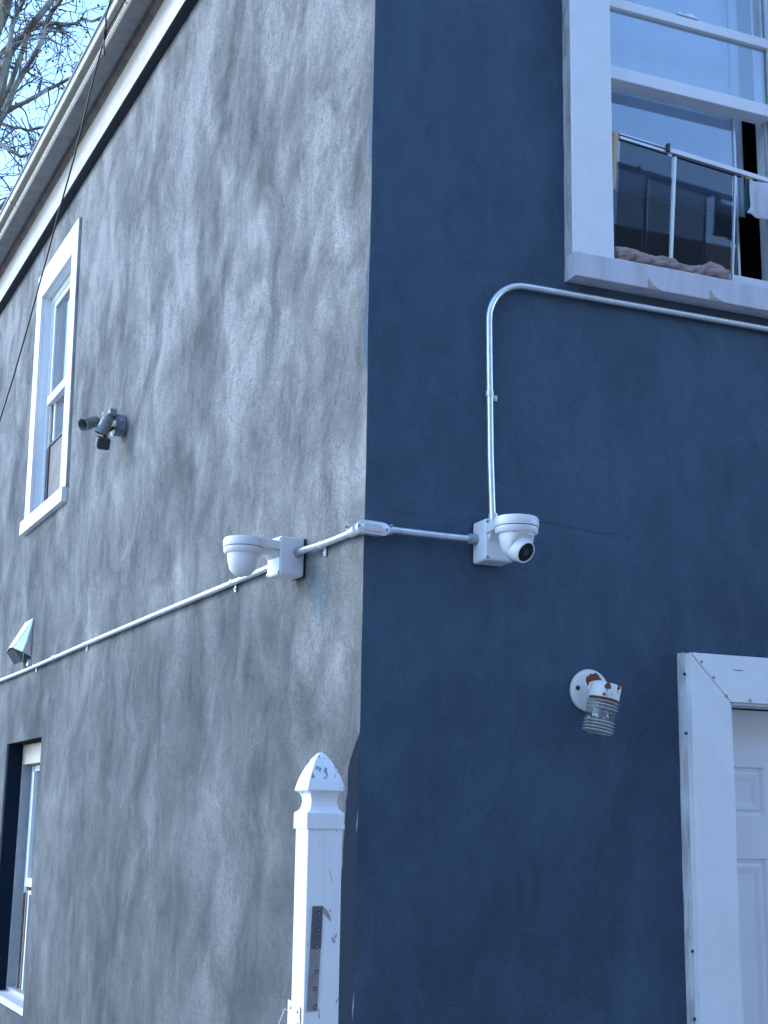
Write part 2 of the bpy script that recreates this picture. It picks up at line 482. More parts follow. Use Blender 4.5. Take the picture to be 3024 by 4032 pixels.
mb = wall([0, .01, .03, .06] + [round(.1 * k, 2) for k in range(1, 9)] + [.8, 1.0, 1.22, 1.4, 1.72, 1.9, 2.14, 2.6, 3.2, 4, 5, 6], zf + [3.44, 5.25, .02, 2.05], Hf, 0)
hpart("wall", mb, 'navy', 'front', label="smooth dark blue stucco front wall", recalc=True)
Hs = [(-5.15, -4.14, 3.40, 5.0), (-5.249, -4.272, .56, 2.06)]
mb = wall([0, -.01, -.03, -.06] + [-round(.1 * k, 2) for k in range(1, 11)] + [-round(1 + .2 * k, 2) for k in range(1, 15)] + [-4.0, -4.14, -4.272, -4.6, -5.15, -5.249, -5.5, -6, -6.5, -7, -7.6], zf + [3.40, 5.0, .56, 2.06], Hs, 1)
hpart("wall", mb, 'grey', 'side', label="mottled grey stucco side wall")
# far walls, seen only from other places, and the dark rooms
mb = MB().box(-7.6, -7.4, .25, 6, 0, 5.7)
hpart("wall", mb, 'navy', 'side', label="plain rear wall")
mb = MB().box(5.8, 6.0, .25, 7, 0, 5.7)
hpart("wall", mb, 'navy', 'front', label="plain party wall")
mb = MB().prism([tuple(Matrix.Rotation(ANG['side'], 3, 'Z') @ Vector((-7.7, -.10, 5.705))), tuple(Matrix.Rotation(ANG['side'], 3, 'Z') @ Vector((.06, -.10, 5.705))),
                 tuple(Matrix.Rotation(ANG['front'], 3, 'Z') @ Vector((6.1, -.06, 5.705))), tuple(Matrix.Rotation(ANG['front'], 3, 'Z') @ Vector((6.1, 7.5, 5.705))),
                 tuple(Matrix.Rotation(ANG['side'], 3, 'Z') @ Vector((-7.7, 5.5, 5.705)))], (0, 0, .018))
hpart("roof", mb, 'roof', 'world')
# eaves
fx = [.04, -2.872, -5.714, -7.65]
for a, b in zip(fx, fx[1:]):
    hpart("frieze_board", MB().box(b + .0012, a - .0012, -.05, .03, 5.388, 5.63), 'cream', 'side', bevel=.003)
hpart("frieze_soffit", MB().add([(x, y, 5.3865 - .004 * (y > -.02)) for x in (.045, -7.66) for y in (-.052, .03)], [(0, 1, 3, 2)]).prism([(-7.66, -.047, 5.383), (-7.66, .03, 5.383), (-7.66, .03, 5.3875), (-7.66, -.047, 5.3875)], (7.7, 0, 0)), 'black', 'side')
prof = [(-.046, 5.60), (-.056, 5.600), (-.060, 5.606), (-.068, 5.609), (-.078, 5.618), (-.083, 5.63), (-.094, 5.632), (-.094, 5.66), (-.04, 5.66)]
hpart("crown_moulding", MB().prism([(-7.66, y, z) for y, z in prof], (7.71, 0, 0)), 'brown', 'side', smooth=True)
hpart("soffit", MB().box(-7.67, .06, -.187, -.095, 5.628, 5.64), 'soffit', 'side')
prof = [(-.176, 5.640), (-.184, 5.640), (-.184, 5.622), (-.192, 5.622), (-.193, 5.634), (-.197, 5.638), (-.199, 5.643), (-.203, 5.647), (-.211, 5.650), (-.220, 5.654), (-.229, 5.661),
        (-.236, 5.670), (-.240, 5.680), (-.241, 5.690), (-.2405, 5.697), (-.246, 5.699), (-.2465, 5.7035), (-.10, 5.7035), (-.10, 5.6405)]
secs = steps(-7.69, .08, 40)
rings = [[(x, y + .0015 * noise.noise(Vector((x * 1.3, 0, 0))), z + .0015 * noise.noise(Vector((x * 1.1, 4, 0)))) for y, z in prof] for x in secs]
gut = hpart("gutter", MB().loft(rings), 'gutter', 'side', smooth=True)
hpart("lip_highlight", MB().box(-7.70, .085, -.196, -.1855, 5.6175, 5.6215), 'lip', 'side', parent=gut)  # white strip painted for the light along the gutter's bottom lip
for x in (-2.62, -5.35): hpart("gutter_joint", MB().loft([[(x + dx, y - .0016 * (1 if z < 5.7 else 0), z - .0012) for y, z in prof] for dx in (0, .035)]), 'gutter', 'side', parent=gut, smooth=True)
hpart("top_rim", MB().box(-7.70, .085, -.249, -.240, 5.704, 5.708), 'lip', 'side', parent=gut)

# cracks: hairlines in the render coat, each a thin open seam
def crack(pts, frame, w=.0022):
    rng = random.Random(int(pts[0][0] * 999)); q = []
    for (x0, z0), (x1, z1) in zip(pts, pts[1:]):
        n = max(2, int(math.hypot(x1 - x0, z1 - z0) / .012))
        for k in range(n): q.append((x0 + (x1 - x0) * k / n + rng.uniform(-.004, .004), z0 + (z1 - z0) * k / n + rng.uniform(-.004, .004)))
    q.append(pts[-1])
    mb = MB(); vs = []
    for i, (x, z) in enumerate(q):
        a = q[max(i - 1, 0)]; b = q[min(i + 1, len(q) - 1)]
        d = Vector((b[0] - a[0], 0, b[1] - a[1])).normalized(); n_ = Vector((-d.z, 0, d.x))
        ww = w * .62 * (.25 + .75 * abs(noise.noise(Vector((x * 17, z * 17, 2))))) * min(1, (len(q) - 1 - i) / 4 + .05)
        yy = .004 * (noise.noise(Vector((x * 2.1, 0, z * 1.6))) + .5) - .0015
        vs += [(x + n_.x * ww, yy, z + n_.z * ww), (x - n_.x * ww, yy, z - n_.z * ww)]
    mb.add(vs, [(2 * i, 2 * i + 1, 2 * i + 3, 2 * i + 2) for i in range(len(q) - 1)])
    return hpart("crack", mb, 'crack', frame)
crack([(.03, 2.544), (.104, 2.546), (.172, 2.537), (.267, 2.546), (.363, 2.553)], 'front', .0016)
crack([(.47, 2.556), (.607, 2.562), (.672, 2.560), (.70, 2.552), (.756, 2.553), (.80, 2.545), (.88, 2.549), (.98, 2.533)], 'front', .0022)
crack([(.143, 3.356), (.304, 3.393), (.443, 3.404), (.537, 3.394), (.661, 3.411), (.712, 3.41)], 'front', .0012)
crack([(.548, 2.767), (.551, 2.68), (.546, 2.58)], 'front', .0012)
crack([(.727, 2.9), (.722, 2.86), (.726, 2.835)], 'front', .0022)
crack([(.87, 2.761), (.866, 2.66), (.861, 2.564)], 'front', .001)
crack([(.639, 4.40), (.60, 4.32), (.612, 4.25)], 'front', .0014)
crack([(.013, 2.075), (.017, 2.055), (.015, 2.03), (.020, 2.005)], 'front', .008)

# ---- big front window
F = 'front'
mb = MB()
mb.box(.713, .873, -.042, .004, 3.480, 5.20)
mb.box(1.66, 1.82, -.042, .004, 3.480, 5.20)
mb.box(.713, 1.82, -.0425, .004, 5.203, 5.36)
win = hpart("window", mb, 'white', F, label="large white-cased front window with raised lower sash", bevel=.004)
rng = random.Random(4)
rings = []
for z in steps(3.39, 5.36, 90):
    e = .7135 - .004 - .003 * noise.noise(Vector((0, 1, z * 9)))
    rings.append([(e, -.034 + .002 * noise.noise(Vector((2, 1, z * 14))), z), (.7125, -.036, z), (.7125, .004, z), (e - .006, .004, z)])
hpart("casing_edge", MB().loft(rings), 'side', F, parent=win)
mb = MB().box(.706, 1.84, -.066, .004, 3.392, 3.4775)
sl = hpart("sill", mb, 'sill', F, parent=win, bevel=.003)
for x, w in ((.986, .055), (1.235, .060)):
    hpart("paint_chip", MB().prism([(x, -.0672, 3.3935), (x + w, -.0672, 3.3935), (x + w * .35, -.0672, 3.408), (x + .004, -.0672, 3.430)], (0, .0012, 0)), 'raw', F, parent=win)
hpart("sill_ledge", MB().box(.80, 1.70, -.04, .12, 3.4785, 3.492), 'sill', F, parent=win, bevel=.002)
mb = MB().box(.80, .895, .006, .14, 3.493, 5.24).box(1.621, 1.72, .006, .14, 3.493, 5.24).box(.896, 1.62, .006, .14, 5.20, 5.24)
hpart("jamb", mb, 'white', F, parent=win, bevel=.002)
hpart("sash_track", MB().box(1.598, 1.6205, .05, .066, 3.5, 5.19).box(1.606, 1.6205, .030, .044, 3.5, 5.19), 'alu', F, parent=win, bevel=.001)
def rail(z0, z1, y0, y1, mat='white', nm="sash_rail", x0=.896, x1=1.619): return hpart(nm, MB().box(x0, x1, y0, y1, z0, z1), mat, F, parent=win, bevel=.003)
rail(4.490, 4.524, .028, .062); rail(4.5255, 4.533, .034, .068)
rail(4.196, 4.246, .012, .082)
rail(3.528, 3.556, .040, .075); rail(3.500, 3.512, .02, .07, 'alu')
hpart("pane", MB().box(.896, 1.60, .066, .069, 4.52, 5.20), 'glass', F, parent=win)
hpart("pane", MB().box(.896, 1.60, .044, .047, 4.240, 4.492), 'glass', F, parent=win)
hpart("pane", MB().box(.896, 1.475, .088, .091, 3.514, 4.190), 'glass_dirty', F, parent=win, label="lower pane behind the screen")
hpart("pane_edge", MB().box(1.4755, 1.485, .084, .095, 3.514, 4.190), 'alu', F, parent=win)
lt = MB().box(1.205, 1.30, .030, .06, 4.5335, 4.541).box(1.245, 1.285, .034, .056, 4.5415, 4.551).tube([(1.222, .045, 4.541), (1.222, .045, 4.549)], .011, 12)
hpart("sash_lock", lt, 'alu', F, parent=win, bevel=.001)
# room seen behind the glass
hpart("room_lining", MB().add([(x, y, z) for x in (.6, 1.95) for y in (.26, 2.2) for z in (3.2, 5.4)], [(0, 1, 3, 2), (4, 6, 7, 5), (0, 4, 6, 2), (1, 3, 7, 5), (2, 6, 7, 3)]), 'room', F, parent=win)

def cloth_sheet(x0, x1, z0, z1, y, amp, folds, seed, nx=70, nz=30, thick=.002):
    vs = []; fs = []
    for j in range(nz + 1):
        for i in range(nx + 1):
            u, w = i / nx, j / nz
            x = x0 + (x1 - x0) * u; z = z0 + (z1 - z0) * w
            yy = y + amp * math.sin(u * folds * 2 * math.pi + 1.3 * noise.noise(Vector((seed, u * 3, w)))) * (1.15 - .3 * w) + amp * .5 * noise.noise(Vector((u * 9, w * 2, seed)))
            vs.append((x, yy, z))
    n = nx + 1
    for j in range(nz):
        for i in range(nx):
            fs.append((j * n + i, j * n + i + 1, (j + 1) * n + i + 1, (j + 1) * n + i))
    return MB().add(vs, fs)

t = Thing("curtain", "pale curtain hanging behind the glass of the large front window", "curtain", F, (.8, .17, 3.84))
o = t.part("drape", cloth_sheet(.80, 1.535, 3.852, 5.25, .17, .006, 4, 2), 'curtain', smooth=True)
o.modifiers.new("thickness", 'SOLIDIFY').thickness = .002
o = t.part("drape", cloth_sheet(1.541, 1.585, 3.86, 5.25, .175, .004, 1, 5, 10, 20), 'curtain', smooth=True)
o.modifiers.new("thickness", 'SOLIDIFY').thickness = .002
t.part("hem_bar", MB().tube([(.80, .16, 3.842), (1.535, .16, 3.836)], .010, 12), 'brown', smooth=True)

# screen
def rot_about(cx, cz, deg):
    a = rad(deg)
    return lambda q: (cx + (q[0] - cx) * math.cos(a) + (q[2] - cz) * math.sin(a), q[1], cz - (q[0] - cx) * math.sin(a) + (q[2] - cz) * math.cos(a))
R_ = rot_about(.932, 3.98, 4.2)
t = Thing("window_screen", "tilted adjustable insect screen wedged in the lower front window opening", "window screen", F, (.93, .0, 3.55))
t.part("top_rail", MB().box(1.130, 1.60, -.010, .004, 3.963, 3.981).map(R_), 'white', bevel=.002)
t.part("sliding_rail", MB().box(.928, 1.130, -.004, .001, 3.976, 3.981).box(.928, 1.130, -.004, .001, 3.960, 3.970).map(R_), 'alu')
t.part("rail_groove", MB().box(.928, 1.130, .0015, .005, 3.955, 3.980).box(1.150, 1.44, -.008, .004, 3.954, 3.9625).map(R_), 'black_metal')
t.part("end_clip", MB().box(1.118, 1.1285, -.016, .004, 3.962, 3.992).map(R_), 'black_metal', bevel=.001)
t.part("mullion", MB().box(1.152, 1.162, -.008, .004, 3.500, 3.9535).map(R_), 'white', bevel=.0015)
t.part("mullion", MB().box(1.411, 1.4185, -.006, .004, 3.512, 3.9535).map(R_), 'alu', bevel=.0015)
t.part("mesh_panel", MB().box(.936, 1.149, .005, .0055, 3.505, 3.955).box(1.165, 1.4095, .006, .0065, 3.52, 3.955).map(R_), 'mesh')
single("wood_shim", MB().box(-.011, .011, -.006, .006, -.22, .0).map(lambda q: (q[0] * (1 + q[2] * 2.6) + .915 + q[2] * .06, q[1] + .004, q[2] + 3.985)), 'wood',
       "thin pine shim wedged upright at the screen's left end", "shim", F, (.915, 0, 3.76), bevel=.001)

# rolled towel on the sill
def towel():
    rings = []; n = 48
    for k in range(61):
        u = k / 60
        x = .893 + .458 * u
        r = .0285 + .004 * math.sin(u * 7 + .6) + .003 * math.sin(u * 17) + (.004 if u > .8 else 0)
        r *= min(1, ((1 - u) * 22) ** .5 + .05)
        ring = []
        for j in range(n):
            w = 2 * math.pi * j / n
            tw = w + u * 4.5
            f = noise.noise(Vector((u * 7, 0, 1)))
            rr = r * (1 + .10 * math.sin(tw * 2 + 3 * f) + .30 * abs(math.sin(tw * 2.5 + u * 13 + 2.5 * f)) ** .6 - .20 + .26 * noise.noise(Vector((u * 16, math.cos(w) * 1.8, math.sin(w) * 1.8))))
            ring.append((x + .012 * noise.noise(Vector((u * 9, math.cos(w), math.sin(w)))), -.006 + rr * 1.1 * math.cos(w), max(3.4945, 3.4945 + r * .72 + rr * math.sin(w) * .86)))
        rings.append(ring)
    return MB().loft(rings)
o = single("rolled_towel", towel(), 'towel', "rolled beige towel lying along the sill of the large front window", "towel", F, (1.1, -.005, 3.4945), smooth=True)
# hanging plastic
o = cloth_sheet(1.462, 1.66, 3.775, 3.908, -.018, .010, 1.4, 9, 40, 24)
o.v = [Vector((q.x - (.018 if q.z < 3.80 and q.x < 1.5 else 0) * (3.80 - q.z) / .025 * (1.5 - q.x) / .04, q.y, q.z - .012 * math.sin((q.x - 1.46) * 14) * (3.91 - q.z) / .13)) for q in o.v]
o = single("plastic_sheet", o, 'paper', "limp whitish plastic sheet hanging from the right end of the screen", "plastic sheet", F, (1.55, -.02, 3.77), smooth=True)
o.modifiers.new("thickness", 'SOLIDIFY').thickness = .0012
t = Thing("cloth_strip", "narrow dark green strip with yellow top beside the hanging plastic sheet", "strip", F, (1.462, 0, 3.79))
t.part("green_strip", MB().box(1.450, 1.476, -.006, .000, 3.78, 3.913).map(rot_about(1.462, 3.85, 4)), 'green')
t.part("yellow_tip", MB().box(1.450, 1.478, -.008, .001, 3.9135, 3.933).map(rot_about(1.462, 3.85, 4)), 'yellow')

# ---- front door
mb = MB()
mb.prism([(1.118, -.062, .0), (1.118, -.062, 2.166), (1.268, -.062, 2.014), (1.268, -.062, .0)], (0, .056, 0))
mb.prism([(1.1195, -.0625, 2.168), (2.28, -.0625, 2.168), (2.13, -.0625, 2.0155), (1.2695, -.0625, 2.0155)], (0, .056, 0))
mb.prism([(2.28, -.062, .0), (2.28, -.062, 2.166), (2.13, -.062, 2.014), (2.13, -.062, .0)], (0, .056, 0))
dc = hpart("door_casing", mb, 'white', F, label="metal-clad white door casing with mitred corner", bevel=.002)
rings = []
for z in steps(0, 2.17, 70):
    w1 = .003 * noise.noise(Vector((0, 3, z * 5))); w2 = .003 * noise.noise(Vector((0, 8, z * 7)))
    rings.append([(1.1120 + w1 * .5, -.030 + w2, z), (1.1165, -.032, z), (1.1165, .004, z), (1.1085 + w2 * .5, .004, z)])
hpart("backing_board", MB().loft(rings), 'dooredge', F, parent=dc)
hpart("inner_flange", MB().loft([[(1.2695, -.060, z), (1.2695, .06, z), (1.2715 + .0015 * noise.noise(Vector((1, 1, z * 6))), .06, z), (1.279 + .0035 * noise.noise(Vector((1, 6, z * 4.3))), -.052, z)] for z in steps(0, 2.012, 50)]), 'white', F, parent=dc)
hpart("head_lining", MB().box(1.28, 2.12, -.058, .046, 2.008, 2.0145), 'sill', F, parent=dc)
for x, z in ((1.160, 2.140), (1.205, 2.092), (1.252, 2.034), (1.345, 2.024), (1.42, 2.03)):
    scr = MB().lathe((x, -.0625, z), (0, -1, 0), [(0, .0055), (.002, .005), (.003, .002)], 10)
    hpart("screw", scr, 'screw', F, parent=dc)
for x, z in ((1.1115, 1.91), (1.1125, 1.24), (1.1125, 1.04), (1.1125, .99), (1.1115, 2.10)):
    hpart("nail", MB().lathe((x, -.034, z), (0, -1, 0), [(0, .0055), (.002, .005), (.003, .002)], 10), 'dark_screw', F, parent=dc)
hpart("dent", MB().prism([(1.275, -.0634, 2.122), (1.30, -.0634, 2.117), (1.33, -.0634, 2.121), (1.30, -.0634, 2.1225)], (0, .0008, 0)), 'screw', F, parent=dc)
# door slab: six moulded panels
mb = MB()
X = [1.235, 1.285, 1.475, 1.60, 1.79, 2.125]; 
d = MB()
def slab():
    mb = MB(); cols = [(1.275, 1.474), (1.60, 1.80 + .0)]; rows = [(1.654, 1.816), (.86, 1.520), (.16, .72)]
    xs = sorted({1.225, 2.13, *[v for c in cols for v in c]}); zs = sorted({.01, 2.003, *[v for r in rows for v in r]})
    for i in range(len(xs) - 1):
        for j in range(len(zs) - 1):
            a, b, c, d = xs[i], xs[i + 1], zs[j], zs[j + 1]
            pan = (a, b) in cols and (c, d) in rows
            if not pan:
                mb.add([(a, .05, c), (b, .05, c), (b, .05, d), (a, .05, d)], [(0, 1, 2, 3)])
            else:
                loops = [(0, .05), (.006, .0565), (.016, .0585), (.024, .0535), (.034, .0545), (.050, .0585)]
                L = [[(a + k, y, c + k), (b - k, y, c + k), (b - k, y, d - k), (a + k, y, d - k)] for k, y in loops]
                mb.loft(L, cap=False); mb.add(L[-1], [(0, 1, 2, 3)])
    mb.box(1.225, 2.13, .0605, .09, .01, 2.003)
    return mb
door = hpart("door", slab(), 'door', F, label="white six-panel front door")
hpart("door_handle", MB().lathe((2.05, .05, 1.0), (0, -1, 0), [(0, .03), (.008, .03), (.012, .012), (.04, .012), (.05, .026), (.07, .028), (.082, .015)], 20), 'screw', F, parent=door, smooth=True)

# ---- upper side window (its casing leans a little with the old wall)
S = 'side'
sh = lambda q: (q[0] - .075 * (q[2] - 4.3), q[1], q[2])
mb = MB()
a0, a1, b0, b1, zt, zi, zb = -5.205, -5.066, -4.236, -4.100, 5.140, 4.955, 3.457
mb.box(a0, a1, -.018, .002, zb, zi)
mb.prism([(b0, -.018, zb), (b1, -.018, zb), (b1, -.018, zt), (b0, -.018, zi + .001)], (0, .020, 0))
mb.prism([(a0, -.018, zi + .001), (b0 - .001, -.018, zi + .001), (b1 - .002, -.018, zt), (a0, -.018, zt)], (0, .020, 0))
w2 = hpart("window", mb.map(sh), 'white', S, label="narrow white-cased upper side window", bevel=.002)
hpart("sill", MB().box(-5.19, -4.045, -.034, .002, 3.368, 3.4555), 'white', S, parent=w2, bevel=.003)
hpart("casing_edge", MB().box(b1 + .0005, b1 + .006, -.015, .003, 3.457, 5.142).map(sh), 'side', S, parent=w2)
hpart("jamb", MB().box(a1 - .03, a1, .003, .16, 3.457, zi).box(b0, b0 + .03, .003, .16, 3.457, zi).box(a1, b0, .003, .16, zi, zi + .03).map(sh), 'white', S, parent=w2)
hpart("stool", MB().box(-5.06, -4.16, .003, .16, 3.44, 3.457), 'white', S, parent=w2)
fr = MB().box(a1 + .001, a1 + .030, .050, .10, 3.458, zi - .001).box(b0 - .03, b0 - .001, .05, .10, 3.458, zi - .001).box(a1 + .031, b0 - .031, .05, .10, zi - .045, zi - .001)
hpart("sash_frame", fr.map(sh), 'white', S, parent=w2, bevel=.002)
hpart("sash_track", MB().box(a1 + .031, a1 + .052, .058, .10, 3.458, zi - .046).box(a1 + .0535, a1 + .064, .050, .06, 4.25, zi - .046).box(a1 + .075, a1 + .092, .058, .07, 3.9, 4.19).map(sh), 'alu', S, parent=w2)
hpart("top_sash", MB().box(a1 + .065, b0 - .031, .056, .09, zi - .085, zi - .0465).box(a1 + .065, a1 + .098, .056, .09, 4.251, zi - .086).map(sh), 'white', S, parent=w2, bevel=.002)
hpart("meeting_rail", MB().box(a1 + .055, b0 - .031, .044, .095, 4.193, 4.250).map(sh), 'white', S, parent=w2, bevel=.003)
hpart("lower_sash", MB().box(a1 + .125, a1 + .158, .075, .10, 3.88, 4.19).box(a1 + .125, b0 - .031, .075, .10, 3.880, 3.912).map(sh), 'white', S, parent=w2, bevel=.002)
hpart("pane", MB().box(a1 + .098, b0 - .031, .068, .071, 4.25, zi - .085).map(sh), 'glass', S, parent=w2)
hpart("pane", MB().box(a1 + .159, b0 - .031, .085, .088, 3.91, 4.19).map(sh), 'glass', S, parent=w2)
hpart("insect_screen", MB().box(a1 + .13, b0 - .14, .064, .066, 3.458, 3.90).map(sh), 'brown', S, parent=w2)
hpart("screen_frame", MB().box(a1 + .118, a1 + .131, .056, .07, 3.458, 3.915).box(a1 + .131, b0 - .14, .056, .07, 3.900, 3.915).map(sh), 'vent_dark', S, parent=w2)
hpart("screen_edge", MB().box(b0 - .139, b0 - .12, .052, .07, 3.458, 3.90).map(sh), 'white', S, parent=w2)
hpart("room_lining", MB().add([(x, y, z) for x in (-5.5, -3.9) for y in (.26, 2.0) for z in (3.1, 5.3)], [(0, 1, 3, 2), (4, 6, 7, 5), (0, 4, 6, 2), (1, 3, 7, 5), (2, 6, 7, 3)]), 'room', S, parent=w2)

# ---- lower side window, set back in its reveal
fr = MB().prism([(-5.2485, .10, 1.935), (-5.2485, .10, .6), (-4.273, .10, .6), (-4.273, .10, 1.935), (-4.30, .10, 1.935), (-4.30, .10, .625), (-5.225, .10, .625), (-5.225, .10, 1.935)], (0, .09, 0))
w3 = hpart("window", fr, 'alu', S, label="ground-floor side window deep in its navy reveal", bevel=.002)
hpart("head_board", MB().box(-5.2485, -4.273, .10, .19, 1.936, 2.058), 'beige', S, parent=w3, bevel=.002)
hpart("jamb", MB().box(-5.2485, -5.2235, .101, .16, .601, 1.934), 'duljamb', S, parent=w3)
hpart("sash", MB().box(-5.175, -5.145, .15, .19, .6, 1.93).box(-5.1, -4.31, .15, .185, 1.895, 1.93).box(-5.115, -5.085, .145, .18, 1.262, 1.894).box(-5.115, -4.31, .14, .18, 1.212, 1.262).box(-5.05, -5.02, .15, .18, .6, 1.19).box(-5.06, -4.31, .15, .18, 1.165, 1.19), 'white', S, parent=w3, bevel=.002)
hpart("sash_channel", MB().box(-5.143, -5.116, .155, .19, .6, 1.895).box(-5.222, -5.176, .17, .19, .6, 1.93), 'alu', S, parent=w3)
hpart("screen_frame", MB().box(-5.105, -5.085, .13, .145, .575, 1.175), 'brown', S, parent=w3)
hpart("pane", MB().box(-5.09, -4.31, .168, .171, 1.26, 1.9), 'glass', S, parent=w3)
hpart("sill", MB().box(-5.2485, -4.273, .012, .19, .5605, .5995), 'sill', S, parent=w3, bevel=.004)
hpart("room_lining", MB().add([(x, y, z) for x in (-5.5, -3.9) for y in (.26, 2.0) for z in (.3, 2.3)], [(0, 1, 3, 2), (4, 6, 7, 5), (0, 4, 6, 2), (1, 3, 7, 5), (2, 6, 7, 3)]), 'room', S, parent=w3)

# ------------------------------------------------------------------ conduits
CR = .0107
def strap(t, x, z, frame_vert=False):
    m_ = MB()
    if frame_vert:
        m_.lathe((x, -.016, z - .009), (0, 0, 1), [(0, CR + .0008), (0, CR + .0025), (.018, CR + .0025), (.018, CR + .0008)], 20)
        m_.box(x + CR, x + CR + .022, -.006, -.0035, z - .017, z + .001)
        m_.lathe((x + CR + .014, -.006, z - .008), (0, -1, 0), [(0, .006), (.002, .0055), (.004, .003)], 12)
    else:
        m_.lathe((x - .009, -.016, z), (1, 0, 0), [(0, CR + .0008), (0, CR + .0025), (.018, CR + .0025), (.018, CR + .0008)], 20)
        m_.box(x - .009, x + .009, -.006, -.0035, z - CR - .024, z - CR + .003)
        m_.lathe((x, -.006, z - CR - .015), (0, -1, 0), [(0, .006), (.002, .0055), (.004, .003)], 12)
    t.part("strap", m_, 'cast', smooth=True)
def coupling(t, c, axis, L=.045):
    t.part("coupling", MB().lathe(Vector(c) - Vector(axis) * L / 2, axis, [(0, CR + .0005), (0, CR + .003), (L, CR + .003), (L, CR + .0005)], 24), 'cast', smooth=True)
def hub(t, c, axis):
    t.part("connector", MB().lathe(c, axis, [(0, .0175), (.008, .0175), (.0085, .0155), (.014, .0155), (.0145, .0165), (.026, .0165), (.027, CR)], 8 * 3), 'hub', smooth=True)

t = Thing("conduit", "long metal conduit running left along the grey wall behind the camera", "conduit", S, (-.49, -.016, 2.478), "metal conduits clipped to the walls")
t.part("pipe", MB().tube([(x, -.016 - .001 * math.sin(x * 3), 2.478 + .0025 * math.sin(x * 1.7)) for x in steps(-.50, -7.5, 50)], CR, 20), 'galv', smooth=True)
strap(t, -1.125, 2.478); strap(t, -3.339, 2.480); strap(t, -4.523, 2.480)
coupling(t, (-4.013, -.016, 2.480), (1, 0, 0))
t = Thing("conduit", "short conduit from the left camera box to the corner fitting", "conduit", S, (-.20, -.016, 2.476), "metal conduits clipped to the walls")
t.part("pipe", MB().tube([(-.470, -.030, 2.478), (-.43, -.030, 2.478), (-.36, -.024, 2.477), (-.30, -.018, 2.476), (-.2, -.016, 2.475), (-.03, -.018, 2.474)], CR, 20), 'galv', smooth=True)
strap(t, -.285, 2.476); hub(t, (-.4575, -.030, 2.478), (1, 0, 0))
t = Thing("conduit", "short straight conduit from the corner fitting to the right camera box", "conduit", F, (.2, -.02, 2.474), "metal conduits clipped to the walls")
t.part("pipe", MB().tube([(.075, -.026, 2.478), (.15, -.024, 2.477), (.25, -.026, 2.475), (.355, -.032, 2.474)], CR, 20), 'galv', smooth=True)
hub(t, (.3595, -.032, 2.474), (-1, 0, 0))
t = Thing("conduit", "bent metal conduit rising from the right camera and turning under the window", "conduit", F, (.415, -.016, 2.54), "metal conduits clipped to the walls")
pts = [(.4205, -.026, 2.545), (.4195, -.023, 2.62), (.4175, -.0175, 2.75), (.4155, -.016, 2.95), (.413, -.016, 3.10), (.412, -.016, 3.20)]
for k in range(1, 13):
    a = math.pi / 2 * k / 12
    pts.append((.412 + .134 * (1 - math.cos(a)), -.016, 3.208 + .134 * math.sin(a)))
pts += [(.70, -.016, 3.343), (1.2, -.016, 3.345), (1.8, -.016, 3.346), (3.2, -.016, 3.346)]
t.part("pipe", MB().tube(pts, CR, 24), 'galv', smooth=True)
strap(t, .4148, 2.956, True)
t.part("connector", MB().lathe((.421, -.028, 2.532), (0, 0, 1), [(0, .0165), (.010, .0165), (.011, .0145), (.030, .0145), (.031, CR)], 6 * 4), 'cast', smooth=True)

# corner conduit body (LB fitting)
t = Thing("corner_fitting", "oval cast metal conduit fitting on the house corner between the cameras", "conduit fitting", F, (.01, -.02, 2.475))
def stadium(cx, cz, hw, r, y, n=14):
    return [(cx + hw - r + r * math.cos(a), y, cz + r * math.sin(a)) for a in steps(-math.pi / 2, math.pi / 2, n)] + [(cx - hw + r + r * math.cos(a), y, cz + r * math.sin(a)) for a in steps(math.pi / 2, math.pi * 1.5, n)]
tl = lambda q: (q[0], q[1], q[2] - (q[0] - .013) * .05)
t.part("housing", MB().loft([stadium(.013, 2.475, .046, .0165, -.001), stadium(.013, 2.475, .0475, .0175, -.018), stadium(.013, 2.475, .0475, .0185, -.040)]).map(tl), 'cast', smooth=True)
cv = t.part("cover_plate", MB().loft([stadium(.013, 2.475, .0525, .0205, -.0405), stadium(.013, 2.475, .0525, .0205, -.0435), stadium(.013, 2.475, .051, .0195, -.0445)]).map(tl), 'cast', smooth=True)
t.part("raised_panel", MB().loft([stadium(.011, 2.475, .034, .0125, -.0446), stadium(.011, 2.475, .032, .0110, -.0475), stadium(.011, 2.475, .029, .0088, -.0478)]).map(tl), 'cast', parent=cv, smooth=True)
for x in (-.0345, .0575): t.part("screw", MB().lathe((x, -.0445, 2.475 - (x - .013) * .05), (0, -1, 0), [(0, .004), (.002, .004), (.003, .002)], 10), 'screw', parent=cv)
t.part("neck", MB().lathe((.0575, -.026, 2.476), (1, 0, 0), [(0, .0150), (.016, .0150), (.017, .0135), (.022, .0135), (.023, CR)], 24), 'cast', smooth=True)
exS = Matrix.Rotation(ANG['side'] - ANG['front'], 3, 'Z') @ Vector((1, 0, 0))    # side wall's x in the front frame
sp = lambda x, y, z: tuple(Matrix.Rotation(ANG['side'] - ANG['front'], 3, 'Z') @ Vector((x, y, z)))
t.part("elbow", MB().tube([sp(-.055, -.018, 2.474), sp(-.030, -.019, 2.4745), sp(-.004, -.021, 2.475), (-.026, -.012, 2.476)], [.0150, .0150, .0165, .0165], 20), 'cast', smooth=True)
t.part("set_screw", MB().tube([sp(-.050, -.026, 2.486), sp(-.052, -.040, 2.492)], [.003, .0045], 8), 'screw')
t.part("set_screw", MB().tube([(.071, -.036, 2.484), (.071, -.044, 2.488)], [.003, .0045], 8), 'screw')

